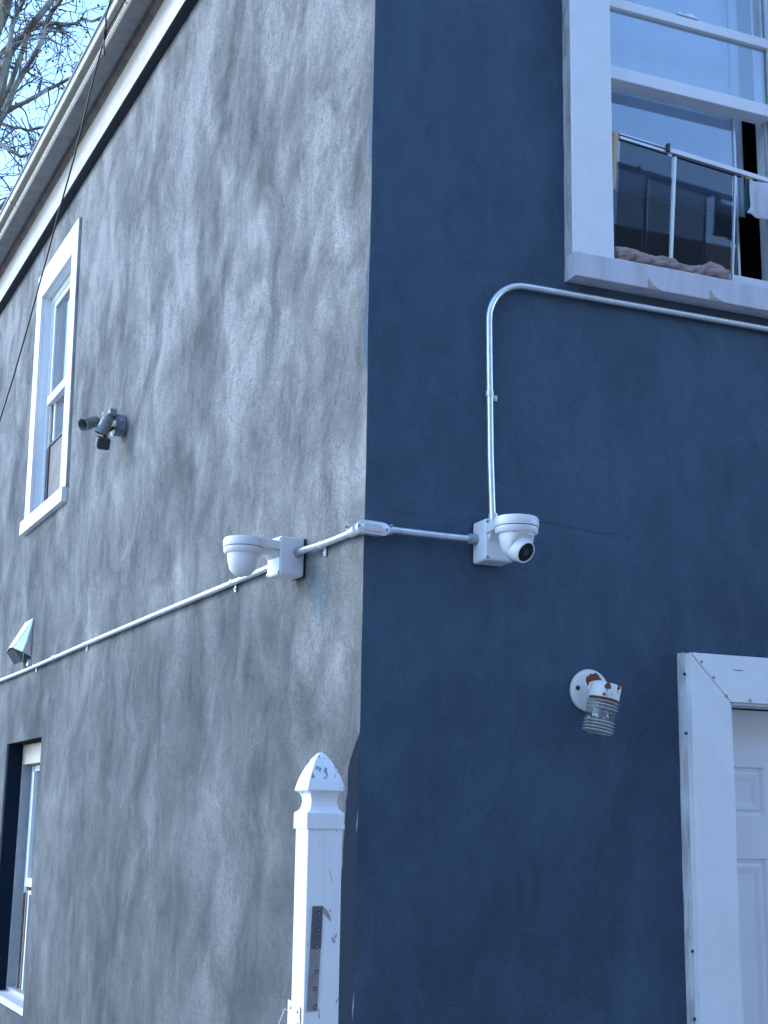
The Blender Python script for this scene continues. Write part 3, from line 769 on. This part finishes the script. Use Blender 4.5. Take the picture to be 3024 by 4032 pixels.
# ------------------------------------------------------------------ cameras
def arc(cx, cy, r, a0, a1, n): return [(cx + r * math.cos(a), cy + r * math.sin(a)) for a in steps(a0, a1, n)]
def make_camera(label, frame, bx, bz, eye, lift=0.0):
    """junction-box wall bracket carrying a turret camera; bx, bz = centre of the box on the wall"""
    t = Thing("security_camera", label, "security camera", frame, (bx, 0, bz), "white turret cameras on wall brackets")
    P_ = lambda q: (q[0] + bx, q[1], q[2] + bz)
    cy, R = -.203, .0675
    b = t.part("wall_bracket", MB().box(-.049, .049, -.094, -.004, -.066, .064).map(P_), 'cam', bevel=.007)
    # arm: tapers from the box into a round plate
    top = [(.0465, -.086), (.049, -.125)] + [(q[0], q[1]) for q in arc(0, cy, R, rad(38), rad(-218), 40)] + [(-.049, -.125), (-.0465, -.086)]
    rg = lambda z, k: [((x * k), (y - cy) * k + cy if y < -.127 else y, z) for x, y in top]
    arm = MB().loft([rg(.018, .985), rg(.020, 1.0), rg(.038, 1.0), rg(.0465, .955), rg(.0472, .93)])
    t.part("mounting_arm", arm.map(P_), 'cam', parent=b, smooth=True)
    # web under the arm
    t.part("arm_web", MB().prism([(-.040, -.0945, .0175), (-.040, -.126, .0175), (-.040, -.108, .009), (-.040, -.0945, -.008)], (.080, 0, 0)).map(P_), 'cam', parent=b, bevel=.002)
    t.part("gasket", MB().box(-.0485, .0485, -.0042, -.0005, -.0655, .0635).map(P_), 'gasket')
    for x, z in ((-.041, .054), (-.041, -.057), (.041, -.057), (.041, .054)):
        t.part("screw", MB().lathe((x, -.0940, z), (0, -1, 0), [(0, .0055), (.0022, .0052), (.0032, .002)], 12).map(P_), 'screw', parent=b)
    t.part("base_seam", MB().lathe((0, cy, .0178), (0, 0, -1), [(0, .0620), (.002, .0620)], 40).map(P_), 'gasket')
    ring = t.part("base_ring", MB().lathe((0, cy, .0160), (0, 0, -1), [(0, .0645), (.001, .0655), (.013, .0650), (.019, .0600), (.0205, .052)], 48).map(P_), 'cam', smooth=True)
    t.part("screw", MB().lathe((-.034, cy - .046, -.0015), (-.1, -.3, -1), [(0, .0035), (.003, .003)], 10).map(P_), 'screw', parent=ring)
    # housing: a bowl cut open towards the eye
    e = Vector(eye).normalized(); bc = Vector((0, cy, -.034))
    rings = []
    prof = [(z * .98 - .0135, r) for z, r in [(.0105, .0535), (.004, .0530), (-.004, .0522), (-.012, .0510), (-.020, .0493), (-.028, .0470), (-.036, .0438), (-.043, .0400), (-.050, .0350), (-.056, .0290), (-.061, .0210), (-.0635, .012), (-.064, .004)]]
    o_c = Vector((0, 0, -.036)); cut = .021
    for z, r in prof:
        rg_ = []
        for j in range(72):
            a = 2 * math.pi * j / 72
            q = Vector((math.cos(a) * r, math.sin(a) * r, z))
            dd = (q - o_c).dot(e) - cut
            if dd > 0 and z < -.010: q = q - e * dd * .92
            rg_.append((q.x, q.y + cy, q.z))
        rings.append(rg_)
    t.part("housing", MB().loft(rings).map(P_), 'cam', smooth=True)
    c = bc + e * (.006 - lift) + Vector((0, 0, -.006 + lift))
    eyeb = MB().lathe(c, e, [(-.040, .010), (-.036, .022), (-.026, .0335), (-.014, .0395), (0, .0415), (.014, .0400), (.026, .0372), (.0375, .0345), (.0405, .0325), (.0400, .0300), (.0375, .0295)], 48)
    eo = t.part("camera_eye", eyeb.map(P_), 'cam', smooth=True)
    t.part("lens_window", MB().lathe(c + e * .0378, e, [(0, .0294), (.0008, .0288), (.0014, .018)], 40).map(P_), 'lens', parent=eo, smooth=True)
    t.part("lens", MB().lathe(c + e * .0394, e, [(0, .0105), (.0012, .010), (.0006, .0075), (.0014, .004)], 28).map(P_), 'black_metal', parent=eo, smooth=True)
    up = Vector((0, 0, 1)); sx_ = e.cross(up).normalized(); sy_ = sx_.cross(e)
    for a in (.6, 2.5):
        q = c + e * .0394 + (sx_ * math.cos(a) + sy_ * math.sin(a)) * .020
        t.part("infrared_lamp", MB().lathe(q, e, [(0, .0048), (.0009, .004)], 16).map(P_), 'gasket', parent=eo)
    t.part("eye_seam", MB().lathe(c + e * -.002, e, [(0, .0418), (.0012, .0418)], 48).map(P_), 'gasket', parent=eo)
    return t
t = make_camera("white turret camera on the grey wall, its eye turned away to the left", S, -.508, 2.464, (-.85, -.10, -.50), .009)
t.o.rotation_euler.z += rad(5)          # the bracket sits slightly skew on the uneven wall
t.o.location = fpos(S, (-.508, -.004, 2.464))
make_camera("white turret camera on the navy wall with its black lens showing", F, .411, 2.466, (.27, -.80, -.50))

# ------------------------------------------------------------------ floodlight
t = Thing("floodlight", "grey twin-head floodlight with motion sensor, mounted right of the upper side window", "floodlight", S, (-2.90, 0, 3.55))
bc = Vector((-2.895, 0, 3.525))
t.part("junction_box", MB().lathe(bc + Vector((0, -.002, 0)), (0, -1, 0), [(0, .056), (.040, .056), (.044, .052)], 32), 'box_paint', smooth=True)
plate = t.part("cover_plate", MB().lathe(bc + Vector((0, -.0465, 0)), (0, -1, 0), [(0, .060), (.006, .060), (.010, .050), (.020, .030)], 32), 'grey_metal', smooth=True)
t.part("plug", MB().lathe(bc + Vector((.053, -.022, .012)), (1, 0, .25), [(0, .013), (.006, .012), (.007, .006)], 16), 'screw')
def head(nm, back, front, r0, r1):
    b_, f_ = Vector(back), Vector(front); ax = f_ - b_; L = ax.length
    o_ = t.part(nm, MB().lathe(b_, ax, [(0, r0 * .55), (.002, r0 * .9), (.008, r0), (L * .5, (r0 + r1) / 2), (L - .004, r1), (L, r1 * 1.04), (L, r1 * .93), (L * .55, r0 * .8)], 32), 'grey_metal', smooth=True)
    t.part("bulb", MB().lathe(b_ + ax * .56, ax, [(0, r0 * .78), (L * .14, r0 * .5), (L * .18, .004)], 20), 'vent_dark', parent=o_, smooth=True)
    return o_
head("lamp_head", (-2.885, -.135, 3.530), (-2.845, -.215, 3.487), .027, .033)
head("lamp_head", (-2.80, -.100, 3.535), (-2.818, -.130, 3.448), .028, .034)
t.part("swivel_arm", MB().tube([bc + Vector((0, -.06, .005)), (-2.89, -.10, 3.534), (-2.885, -.138, 3.529)], .009, 12).tube([bc + Vector((.02, -.055, .02)), (-2.83, -.09, 3.555), (-2.80, -.10, 3.540)], .010, 12), 'grey_metal', smooth=True)
t.part("wing_nut", MB().lathe((-2.822, -.115, 3.550), (-.3, -1, .2), [(0, .011), (.012, .011), (.014, .006)], 12), 'cast', smooth=True)
t.part("bracket_hood", MB().box(-2.885, -2.845, -.085, -.050, 3.552, 3.592).map(rot_about(-2.86, 3.57, -12)), 'grey_metal', bevel=.003)
rs = rot_about(-2.79, 3.395, 24)
sn = MB().box(-.030, .034, -.030, .030, -.030, .022).box(-.036, .028, -.024, .024, -.034, -.0305).box(-.012, .030, -.034, -.0305, -.024, .016)
t.part("motion_sensor", sn.map(lambda q: rs((q[0] - 2.795, q[1] - .125, q[2] + 3.400))), 'sensor', bevel=.004)
t.part("sensor_neck", MB().tube([(-2.80, -.12, 3.42), (-2.82, -.10, 3.46), (-2.86, -.06, 3.50)], .009, 10), 'sensor', smooth=True)

# ------------------------------------------------------------------ vent hood
A, B = (-4.955, -.001, 2.786), (-4.722, -.001, 2.783)
Fp, H_, I_, J_ = (-4.97, -.10, 2.600), (-4.765, -.102, 2.606), (-4.728, -.052, 2.580), (-4.724, -.050, 2.520)
Wb, Wa = (-4.722, -.001, 2.555), (-4.955, -.001, 2.54)
t = Thing("vent_hood", "bent sheet-metal vent hood on the grey wall above the conduit", "vent hood", S, (-4.84, 0, 2.66))
hs = t.part("sloped_top", MB().add([A, B, H_, (-4.86, -.106, 2.612), Fp, (-4.90, -.05, 2.70)], [(0, 1, 2, 3, 5), (0, 5, 4), (5, 3, 4)]), 'vent', recalc=False)
hs.modifiers.new("thickness", 'SOLIDIFY').thickness = .0015
ck = t.part("side_cheek", MB().add([(-4.7225, -.003, 2.776), (-4.764, -.100, 2.604), I_, (-4.723, -.03, 2.64), Wb], [(0, 1, 2, 3), (0, 3, 4), (3, 2, 4)]), 'vent', recalc=False)
ck.modifiers.new("thickness", 'SOLIDIFY').thickness = .0015
ck = t.part("side_cheek", MB().add([(-4.954, -.003, 2.77), (-4.968, -.098, 2.598), (-4.95, -.05, 2.53), Wa], [(0, 1, 2, 3)]), 'vent', recalc=False)
ck.modifiers.new("thickness", 'SOLIDIFY').thickness = .0015
ft = t.part("dark_opening", MB().add([(-4.966, -.0985, 2.596), (-4.766, -.1, 2.602), (-4.73, -.051, 2.576), J_, (-4.94, -.05, 2.52)], [(0, 1, 2, 3, 4)]), 'vent_dark', recalc=False)  # black sheet in place of the shade inside the open hood
ft.modifiers.new("thickness", 'SOLIDIFY').thickness = .001
t.part("duct_end", MB().lathe((-4.72, -.0, 2.515), (0, -1, 0), [(0, .020), (.02, .020), (.02, .015)], 16), 'cast', smooth=True)

# ------------------------------------------------------------------ porch light
t = Thing("porch_light", "rusty white wall lamp with ribbed glass jar beside the front door", "wall lamp", F, (.772, 0, 2.03))
bc = Vector((.772, 0, 2.030))
bs = t.part("base_plate", MB().lathe(bc, (0, -1, 0), [(0, .066), (.008, .068), (.015, .066), (.018, .060), (.0185, .056)], 48), 'lamp_base', smooth=True)
t.part("rust_spot", MB().lathe(bc + Vector((.010, -.0187, .030)), (0, -1, 0), [(0, .028), (.0014, .024), (.0018, .012)], 22).map(lambda q: (q[0] + .006 * noise.noise(q * 90), q[1], q[2] + .008 * noise.noise(q * 80 + Vector((5, 0, 0))))), 'rust', parent=bs, smooth=True)
t.part("screw", MB().lathe(bc + Vector((-.048, -.0183, .006)), (0, -1, 0), [(0, .0075), (.003, .007), (.004, .003)], 14), 'dark_screw', parent=bs)
ax = Vector((-.20, .06, -1)).normalized()
cc = Vector((.788, -.085, 2.045))     # top of lamp holder
t.part("arm", MB().tube([bc + Vector((.006, -.015, .012)), bc + Vector((.012, -.05, .014)), cc + ax * .025], [.018, .018, .02], 18), 'lamp', smooth=True)
hd = t.part("lamp_holder", MB().lathe(cc, ax, [(-.001, .030), (0, .0445), (.003, .0470), (.024, .0475), (.043, .0480), (.046, .0475), (.046, .030)], 48).map(lambda q: q + Vector((noise.noise(q * 60), noise.noise(q * 60 + Vector((9, 0, 0))), noise.noise(q * 60 + Vector((0, 9, 0))))) * .0007), 'lamp', smooth=True)
t.part("rust_band", MB().lathe(cc + ax * .0465, ax, [(0, .0465), (.004, .0468), (.0045, .030)], 48), 'rust', parent=hd)
for px_, py_, pz_, pr_ in ((-.020, -.041, -.006, .011), (.018, -.042, -.008, .008), (.040, -.022, -.004, .007)):
    n_ = Vector((px_, py_, 0)).normalized(); q = cc + ax * .006 + n_ * .0475
    t.part("rust_spot", MB().lathe(q + Vector((0, 0, pz_)), n_ + Vector((0, 0, -.2)), [(-.002, pr_), (.0006, pr_ * .8), (.0012, pr_ * .4)], 14).map(lambda v: v + Vector((noise.noise(v * 120), 0, noise.noise(v * 110) * 1.6)) * .004), 'rust', parent=hd, smooth=True)
for dx, dy, dz in ((-.025, -.040, -.036), (.050, -.006, -.040)):
    d_ = Vector((dx, dy, 0)).normalized(); q = cc + ax * .036 + d_ * .0475
    t.part("set_screw", MB().tube([q, q + d_ * .008], [.0025, .0045], 10), 'dark_screw', parent=hd)
pr = []
ribs = []
def rib(a, b, n, r, amp): 
    for k in range(n): ribs.append((a + (b - a) * (k + .5) / n, r + amp))
    out = []
    for k in range(n * 8 + 1):
        u = k / (n * 8); out.append((a + (b - a) * u, r + amp * (.5 - .5 * math.cos(u * n * 2 * math.pi))))
    return out
pr = [(.050, .0440)] + rib(.052, .084, 3, .0435, .0045) + [(.087, .0435), (.100, .0440), (.112, .0435)] + rib(.114, .154, 4, .0425, .0048) + [(.156, .0415), (.161, .036), (.164, .026), (.165, .012), (.165, .002)]
pr = [(h, r * 1.05) for h, r in pr]; ribs = [(h, r * 1.05) for h, r in ribs]
inner = [(h, max(.001, r - .0032)) for h, r in pr]
inner = [(min(h, .1615), r) for h, r in inner][::-1]
jr = t.part("glass_jar", MB().lathe(cc, ax, pr, 48, cap=False), 'jar', smooth=True, recalc=True)
M['ribm'] = glass("milky_glass_rib", (.9, .92, .9), .36, (.78, .76, .68), .16)  # milky tint stands in for light caught on the ridges
for h_, r_ in ribs:
    t.part("glass_rib", MB().lathe(cc + ax * h_, ax, [(-.0026, r_ - .0014), (-.0014, r_ + .0004), (0, r_ + .0012), (.0014, r_ + .0004), (.0026, r_ - .0014)], 48, cap=False), 'ribm', parent=jr, smooth=True)
t.part("bulb", MB().lathe(cc + ax * .05, ax, [(0, .012), (.02, .013), (.035, .024), (.055, .029), (.072, .024), (.082, .010), (.084, .002)], 28), glass("clear_bulb", (.8, .82, .84), .12, (.5, .5, .5), .10), smooth=True)

# ------------------------------------------------------------------ fence post
PB = (-.4, -.4)
def post():
    base_w = Vector((-.187, 3.868, 0)) - Matrix.Rotation(ANG[F], 3, 'Z') @ Vector((.0, .0, 0))
    loc = Matrix.Rotation(-ANG[F], 3, 'Z') @ (base_w - C0)
    x0, y0 = loc.x, loc.y
    t = Thing("fence_post", "weathered white vinyl fence post with pointed gothic cap before the house corner", "fence post", F, (x0, y0, 0))
    w = .0985
    ln = lambda q: (q[0] + (q[2] - 1.6) * -.004, q[1], q[2])
    t.part("post_body", MB().box(x0, x0 + w, y0, y0 + w, 0, 1.600).map(ln), 'fence', bevel=.0035)
    cx, cy = x0 + w / 2, y0 + w / 2
    def sq(h, z):
        return [(cx + a * h, cy + b * h, z) for a, b in ((-1, -1), (1, -1), (1, 1), (-1, 1))]
    pr = [(.0535, 1.591), (.0540, 1.593), (.0540, 1.632), (.0528, 1.635), (.0480, 1.6375), (.0425, 1.643), (.0388, 1.652), (.0370, 1.663), (.0380, 1.674), (.0415, 1.683), (.0465, 1.6885), (.0535, 1.692), (.0540, 1.694),
          (.0520, 1.703), (.0485, 1.716), (.0435, 1.731), (.0370, 1.747), (.0290, 1.763), (.0200, 1.778), (.0105, 1.790), (.0045, 1.7945), (.002, 1.795)]
    t.part("gothic_cap", MB().loft([sq(h, z) for h, z in pr]).map(ln), 'fence', bevel=.0012)
    ys = y0 - .0035
    def strapp(z0, z1, xa, mat, holes):
        pts_ = MB().box(x0 + xa, x0 + xa + .030, ys, y0 - .0002, z0, z1).map(lambda q: (q[0] + (q[2] - 1.363) * .03, q[1], q[2]))
        s_ = t.part("hinge_strap", pts_, mat, bevel=.001, label="dark upper hinge strap" if mat == 'strap' else "taupe lower hinge strap")
        for hx, hz in holes:
            t.part("bolt_hole", MB().lathe((x0 + hx, ys - .0003, hz), (0, -1, 0), [(0, .0052), (.0006, .0050), (.0004, .0036)], 16), 'dark_screw', parent=s_)
            t.part("rivet", MB().lathe((x0 + hx + .0005, ys - .0006, hz - .001), (0, -1, 0), [(0, .0030), (.0012, .0020)], 12), 'screw', parent=s_)
    strapp(1.285, 1.393, .0175, 'strap', ((.0365, 1.3755), (.0365, 1.334), (.0330, 1.2915)))
    strapp(1.13, 1.2835, .0165, 'strap2', ((.0345, 1.228), (.0310, 1.185), (.0335, 1.141)))
    t.part("putty_smear", MB().prism([(x0 + .050, y0 - .0008, 1.391), (x0 + .060, y0 - .0008, 1.383), (x0 + .070, y0 - .0008, 1.367), (x0 + .073, y0 - .0008, 1.353), (x0 + .062, y0 - .0008, 1.363), (x0 + .052, y0 - .0008, 1.374)], (0, .0007, 0)), 'raw')
    t.part("screw_hole", MB().lathe((x0 + .069, y0 - .0006, 1.381), (0, -1, 0), [(0, .002), (.0005, .002)], 10), 'dark_screw')
    # latch plate folded over the left face
    lp = MB().box(x0 - .0022, x0 - .0004, y0 - .004, y0 + .052, 1.033, 1.151).box(x0 - .0022, x0 - .0004, y0 + .053, y0 + .075, 0.998, 1.148)
    lp = MB().prism([(x0 - .0030, y0 + .016, 1.14), (x0 - .0030, y0 + .110, 1.147), (x0 - .0030, y0 + .110, 0.978), (x0 - .0030, y0 + .048, 0.978), (x0 - .0030, y0 + .046, 1.083), (x0 - .0030, y0 + .034, 1.098), (x0 - .0030, y0 + .014, 1.096)], (.0024, 0, 0))
    pl = t.part("latch_plate", lp, 'white', bevel=.0008)
    for y_, z_ in ((.085, 1.13), (.030, 1.126)):
        t.part("screw", MB().lathe((x0 - .0031, y0 + y_, z_), (-1, 0, 0), [(0, .0052), (.002, .0046), (.003, .002)], 12), 'screw', parent=pl)
    t.part("string", MB().tube([(x0 - .004, y0 + .108, 1.12), (x0 - .012, y0 + .112, 1.124), (x0 - .016, y0 + .11, 1.113), (x0 - .030, y0 + .11, 1.078), (x0 - .055, y0 + .11, 1.033), (x0 - .09, y0 + .11, 0.968)], .0011, 6), 'string')
post()

# ------------------------------------------------------------------ row houses across the street
def row_house(x0, first=None):
    w, y0, H = 6.4, -11.2, 9.3
    if first:
        def cp(o, par):
            c = o.copy(); COL.objects.link(c); c.parent = par
            for k in o.children: cp(k, c)
            return c
        r = cp(first, None); r.location = fpos(F, (x0, y0, 0)); return r
    t = Thing("row_house", "three-storey brick row house across the street from the navy wall", "house", F, (x0, y0, 0), "row houses across the street")
    t.part("wall", MB().box(x0, x0 + w, y0 - 6, y0, 0, H), M['brickm'])
    t.part("cornice", MB().box(x0, x0 + w - .01, y0 + .001, y0 + .45, H - .5, H + .05), 'brown', bevel=.02)
    for k in range(3):
        for l in range(3):
            if l == 0 and k == 0: continue
            wx, wz = x0 + .8 + k * 1.9, 1.0 + l * 2.9
            f_ = t.part("window", MB().box(wx - .1, wx + 1.1, y0 + .001, y0 + .06, wz - .1, wz).box(wx - .1, wx + 1.1, y0 + .001, y0 + .06, wz + 1.6, wz + 1.7).box(wx - .1, wx, y0 + .001, y0 + .05, wz, wz + 1.6).box(wx + 1.0, wx + 1.1, y0 + .001, y0 + .05, wz, wz + 1.6).box(wx, wx + 1.0, y0 + .001, y0 + .04, wz + .78, wz + .83), 'white')
            t.part("pane", MB().box(wx, wx + 1.0, y0 + .001, y0 + .015, wz, wz + 1.6), 'lens', parent=f_)
    t.part("door", MB().box(x0 + .8, x0 + 1.75, y0 + .001, y0 + .05, .1, 2.3), 'brown', bevel=.01)
    return t.o
M['brickm'] = paint("red_brick", (.20, .10, .075), (.12, .07, .055), .7, 3, .9, .3)
rh = row_house(-14.0)
for k in range(1, 5): row_house(-14.0 + 6.4 * k, rh)

# ------------------------------------------------------------------ overhead cable
t = Thing("cable", "thin black service cable sagging down from the gutter across the grey wall", "cable", S, (-2.2, -.38, 5.2))
t.part("wire", MB().tube([(-1.55, -.42, 5.62), (-2.034, -.4, 5.306), (-2.167, -.39, 5.283), (-2.199, -.38, 5.206), (-2.231, -.38, 5.176), (-2.298, -.385, 5.109), (-2.374, -.39, 5.022), (-2.468, -.4, 4.865), (-2.55, -.41, 4.733), (-2.711, -.43, 4.517), (-2.845, -.45, 4.302), (-2.905, -.47, 4.152), (-2.945, -.5, 3.958), (-2.99, -.54, 3.718), (-3.02, -.58, 3.513), (-3.05, -.64, 3.22), (-3.2, -.8, 2.6)], .0042, 8), 'cable', smooth=True)
t.part("tie_wire", MB().tube([(-1.2, -.26, 5.70), (-2.076, -.33, 5.33), (-2.19, -.36, 5.262), (-2.199, -.38, 5.206)], .0036, 8).tube([(-2.199, -.38, 5.206), (-2.218, -.38, 5.173), (-2.222, -.375, 5.109)], .0042, 8), 'cable', smooth=True)
t.part("splice", MB().tube([(-2.19, -.385, 5.225), (-2.199, -.381, 5.206), (-2.212, -.38, 5.185)], [.006, .010, .006], 8).tube([(-2.21, -.375, 5.21), (-2.18, -.39, 5.20)], .005, 6), 'cable', smooth=True)

# ------------------------------------------------------------------ tree
LIMBS = [
    ([(-4.26, 13.5, 9.29), (-4.28, 13.8, 9.88), (-4.2, 13.8, 10.13), (-4.08, 13.51, 10.25), (-4.02, 13.35, 10.45)], 0.1, 0.07),
    ([(-4.42, 14.41, 8.89), (-4.29, 14.12, 9.22), (-4.19, 13.95, 9.44), (-4.23, 14.15, 9.73), (-4.26, 14.42, 10.04), (-4.14, 14.37, 10.16), (-3.98, 14.07, 10.1), (-3.84, 13.96, 10.19), (-3.81, 14.2, 10.5), (-3.77, 14.44, 10.86)], 0.075, 0.035),
    ([(-4.62, 14.59, 9.69), (-4.37, 14.36, 9.92), (-4.25, 14.48, 10.19), (-4.23, 14.78, 10.47), (-4.19, 14.82, 10.55)], 0.035, 0.025),
    ([(-4.24, 13.69, 8.41), (-4.12, 13.72, 8.77), (-4.12, 14.02, 9.23), (-4.04, 14.14, 9.57), (-3.89, 13.91, 9.61), (-3.76, 13.66, 9.6), (-3.74, 13.76, 9.8), (-3.82, 14.06, 10.09), (-3.76, 14.13, 10.34), (-3.61, 13.86, 10.3), (-3.49, 13.65, 10.35)], 0.042, 0.028),
    ([(-4.01, 14.18, 10.16), (-4.03, 14.45, 10.31), (-4.02, 14.65, 10.48), (-3.9, 14.49, 10.42), (-3.78, 14.2, 10.23), (-3.65, 14.2, 10.22), (-3.59, 14.5, 10.41), (-3.55, 14.65, 10.56), (-3.39, 14.43, 10.4), (-3.21, 14.17, 10.3), (-3.1, 14.24, 10.4)], 0.03, 0.018),
    ([(-4.3, 13.97, 8.84), (-4.28, 14.23, 9.1), (-4.11, 14.15, 9.17), (-3.9, 13.85, 9.08), (-3.75, 13.77, 9.12), (-3.72, 14.03, 9.33), (-3.67, 14.25, 9.51), (-3.53, 14.11, 9.5), (-3.38, 13.81, 9.38), (-3.27, 13.79, 9.45)], 0.035, 0.018),
    ([(-4.49, 14.49, 9.17), (-4.35, 14.5, 9.16), (-4.12, 14.22, 8.97), (-3.99, 14.05, 8.88), (-3.97, 14.25, 8.95), (-3.98, 14.52, 9.11), (-3.91, 14.47, 9.11), (-3.73, 14.17, 8.96), (-3.56, 14.06, 8.93)], 0.024, 0.013),
    ([(-4.24, 13.74, 8.59), (-4.03, 13.49, 8.41), (-3.86, 13.26, 8.22), (-3.82, 13.38, 8.24), (-3.85, 13.68, 8.36), (-3.74, 13.72, 8.43), (-3.58, 13.44, 8.32)], 0.026, 0.014),
    ([(-4.18, 13.86, 7.77), (-4.0, 13.58, 7.74), (-3.92, 13.62, 7.88), (-3.93, 13.92, 8.15), (-3.93, 14.04, 8.36), (-3.82, 13.81, 8.37), (-3.75, 13.56, 8.32)], 0.03, 0.016),
    ([(-4.04, 13.53, 9.4), (-4.01, 13.48, 9.57), (-4.08, 13.75, 9.89), (-4.1, 13.95, 10.18), (-3.98, 13.78, 10.25), (-3.88, 13.5, 10.24)], 0.035, 0.02),
    ([(-4.11, 13.45, 9.97), (-4.12, 13.68, 10.02), (-4.14, 13.93, 10.12), (-4.11, 13.85, 9.98)], 0.016, 0.014),
    ([(-4.15, 14.04, 9.9), (-4.27, 14.14, 10.12), (-4.29, 13.88, 10.12)], 0.012, 0.008),
    ([(-4.02, 14.45, 9.05), (-3.93, 14.26, 8.82), (-3.81, 13.98, 8.44), (-3.83, 14.02, 8.29)], 0.016, 0.006),
    ([(-3.91, 14.23, 10.36), (-3.89, 13.93, 10.13), (-3.94, 13.88, 10.12), (-4.04, 14.15, 10.34)], 0.01, 0.005),
    ([(-3.46, 14.29, 10.34), (-3.42, 14.15, 10.33), (-3.37, 14.38, 10.53), (-3.28, 14.63, 10.72), (-3.15, 14.55, 10.71)], 0.01, 0.005),
    ([(-4.02, 13.34, 8.41), (-4.03, 13.64, 8.52), (-3.95, 13.74, 8.51), (-3.86, 13.48, 8.25), (-3.8, 13.25, 7.92)], 0.01, 0.005),
]
def tree():
    rng = random.Random(11)
    wood = MB(); twigs = MB(); balls = []
    base = Vector((-4.5, 14.0, 0))
    trunk = [base + Vector((0, 0, -.1)), base + Vector((.02, 0, 1.5)), base + Vector((.0, .05, 3.5)), base + Vector((.08, 0, 5.5)), base + Vector((.0, 0, 7.2)), base + Vector((-.05, -.1, 8.6)), base + Vector((.1, -.3, 9.1))]
    wood.tube(trunk, [.30, .25, .23, .21, .17, .13, .11], 16)
    top = trunk[4]
    def smooth(pts):
        out = []
        n = len(pts)
        for i in range(n - 1):
            p0, p1, p2, p3 = pts[max(i - 1, 0)], pts[i], pts[i + 1], pts[min(i + 2, n - 1)]
            for k in range(4):
                u = k / 4
                out.append(.5 * ((2 * p1) + (-p0 + p2) * u + (2 * p0 - 5 * p1 + 4 * p2 - p3) * u * u + (-p0 + 3 * p1 - 3 * p2 + p3) * u ** 3))
        out.append(pts[-1]); return out
    def twig(p, d, L, r, depth):
        n = max(3, int(L / .07)); pts = [p]; q = p.copy(); d = d.normalized()
        for k in range(n):
            d = (d + Vector((rng.gauss(0, .26), rng.gauss(0, .26), rng.gauss(0, .22) - .02))).normalized()
            q = q + d * (L / n); pts.append(q.copy())
            if depth < 3 and rng.random() < (.34 if depth < 2 else .16):
                side = Vector((rng.gauss(0, 1), rng.gauss(0, 1), rng.gauss(0, 1))).normalized()
                twig(q, d * .7 + side * .8, L * rng.uniform(.35, .7), r * .62, depth + 1)
        (wood if r > .010 else twigs).tube(pts, [r * (1 - .72 * k / n) for k in range(n + 1)], 5 if r < .006 else 7, cap=False)
        if rng.random() < .2 and depth >= 1 and len(balls) < 70:
            e = pts[-1] + Vector((0, 0, -.05))
            twigs.tube([pts[-1], e], .0015, 4, cap=False)
            balls.append(MB().lathe(e + Vector((0, 0, .013)), (0, 0, -1), [(0, .003), (.004, .010), (.013, .014), (.022, .010), (.026, .003)], 8))
    for pts, r0, r1 in LIMBS:
        P = smooth([Vector(q) for q in pts]); n = len(P)
        rs = [.82 * (r0 + (r1 - r0) * k / (n - 1)) * (1 + .12 * noise.noise(Vector((k * .7, r0 * 99, 0)))) for k in range(n)]
        wood.tube(P, rs, 12 if r0 > .02 else 8)
        if pts[0][0] < -4.2 or r0 > .02:
            tgt = top if pts[0][2] > 8 else trunk[3]
            a = P[0]; mid = (a + tgt) / 2 + Vector((-.12, .05, -.15))
            wood.tube([tgt, mid, a], [r0 * 1.5, r0 * 1.2, rs[0]], 10)
        for k in range(n - 1):
            if rng.random() < .42:
                d = (P[k + 1] - P[k]).normalized()
                side = Vector((rng.gauss(0, 1), rng.gauss(0, .8), rng.gauss(.15, 1))).normalized()
                twig(P[k], d * .5 + side, rng.uniform(.28, .85), min(.011, rs[k] * .45), 1)
    # the crown goes on above and beyond the part the eaves leave open
    for k in range(5):
        a = rng.uniform(0, 2 * math.pi); p = Vector((-4.1 + rng.uniform(-.3, .5), 14 + rng.uniform(-.5, .8), rng.uniform(8.4, 10.6)))
        twig(p, Vector((math.cos(a), math.sin(a), rng.uniform(-.1, .9))), rng.uniform(.9, 1.7), .012, 0)
    t = Thing("sycamore_tree", "bare sycamore tree with pale limbs rising beyond the eaves", "tree", 'world', base)
    t.part("trunk", wood, 'bark', smooth=True, recalc=False)
    t.part("twigs", twigs, 'twig', smooth=False, recalc=False)
    for q in balls: t.part("seed_ball", q, 'twig', smooth=True, recalc=False)
tree()
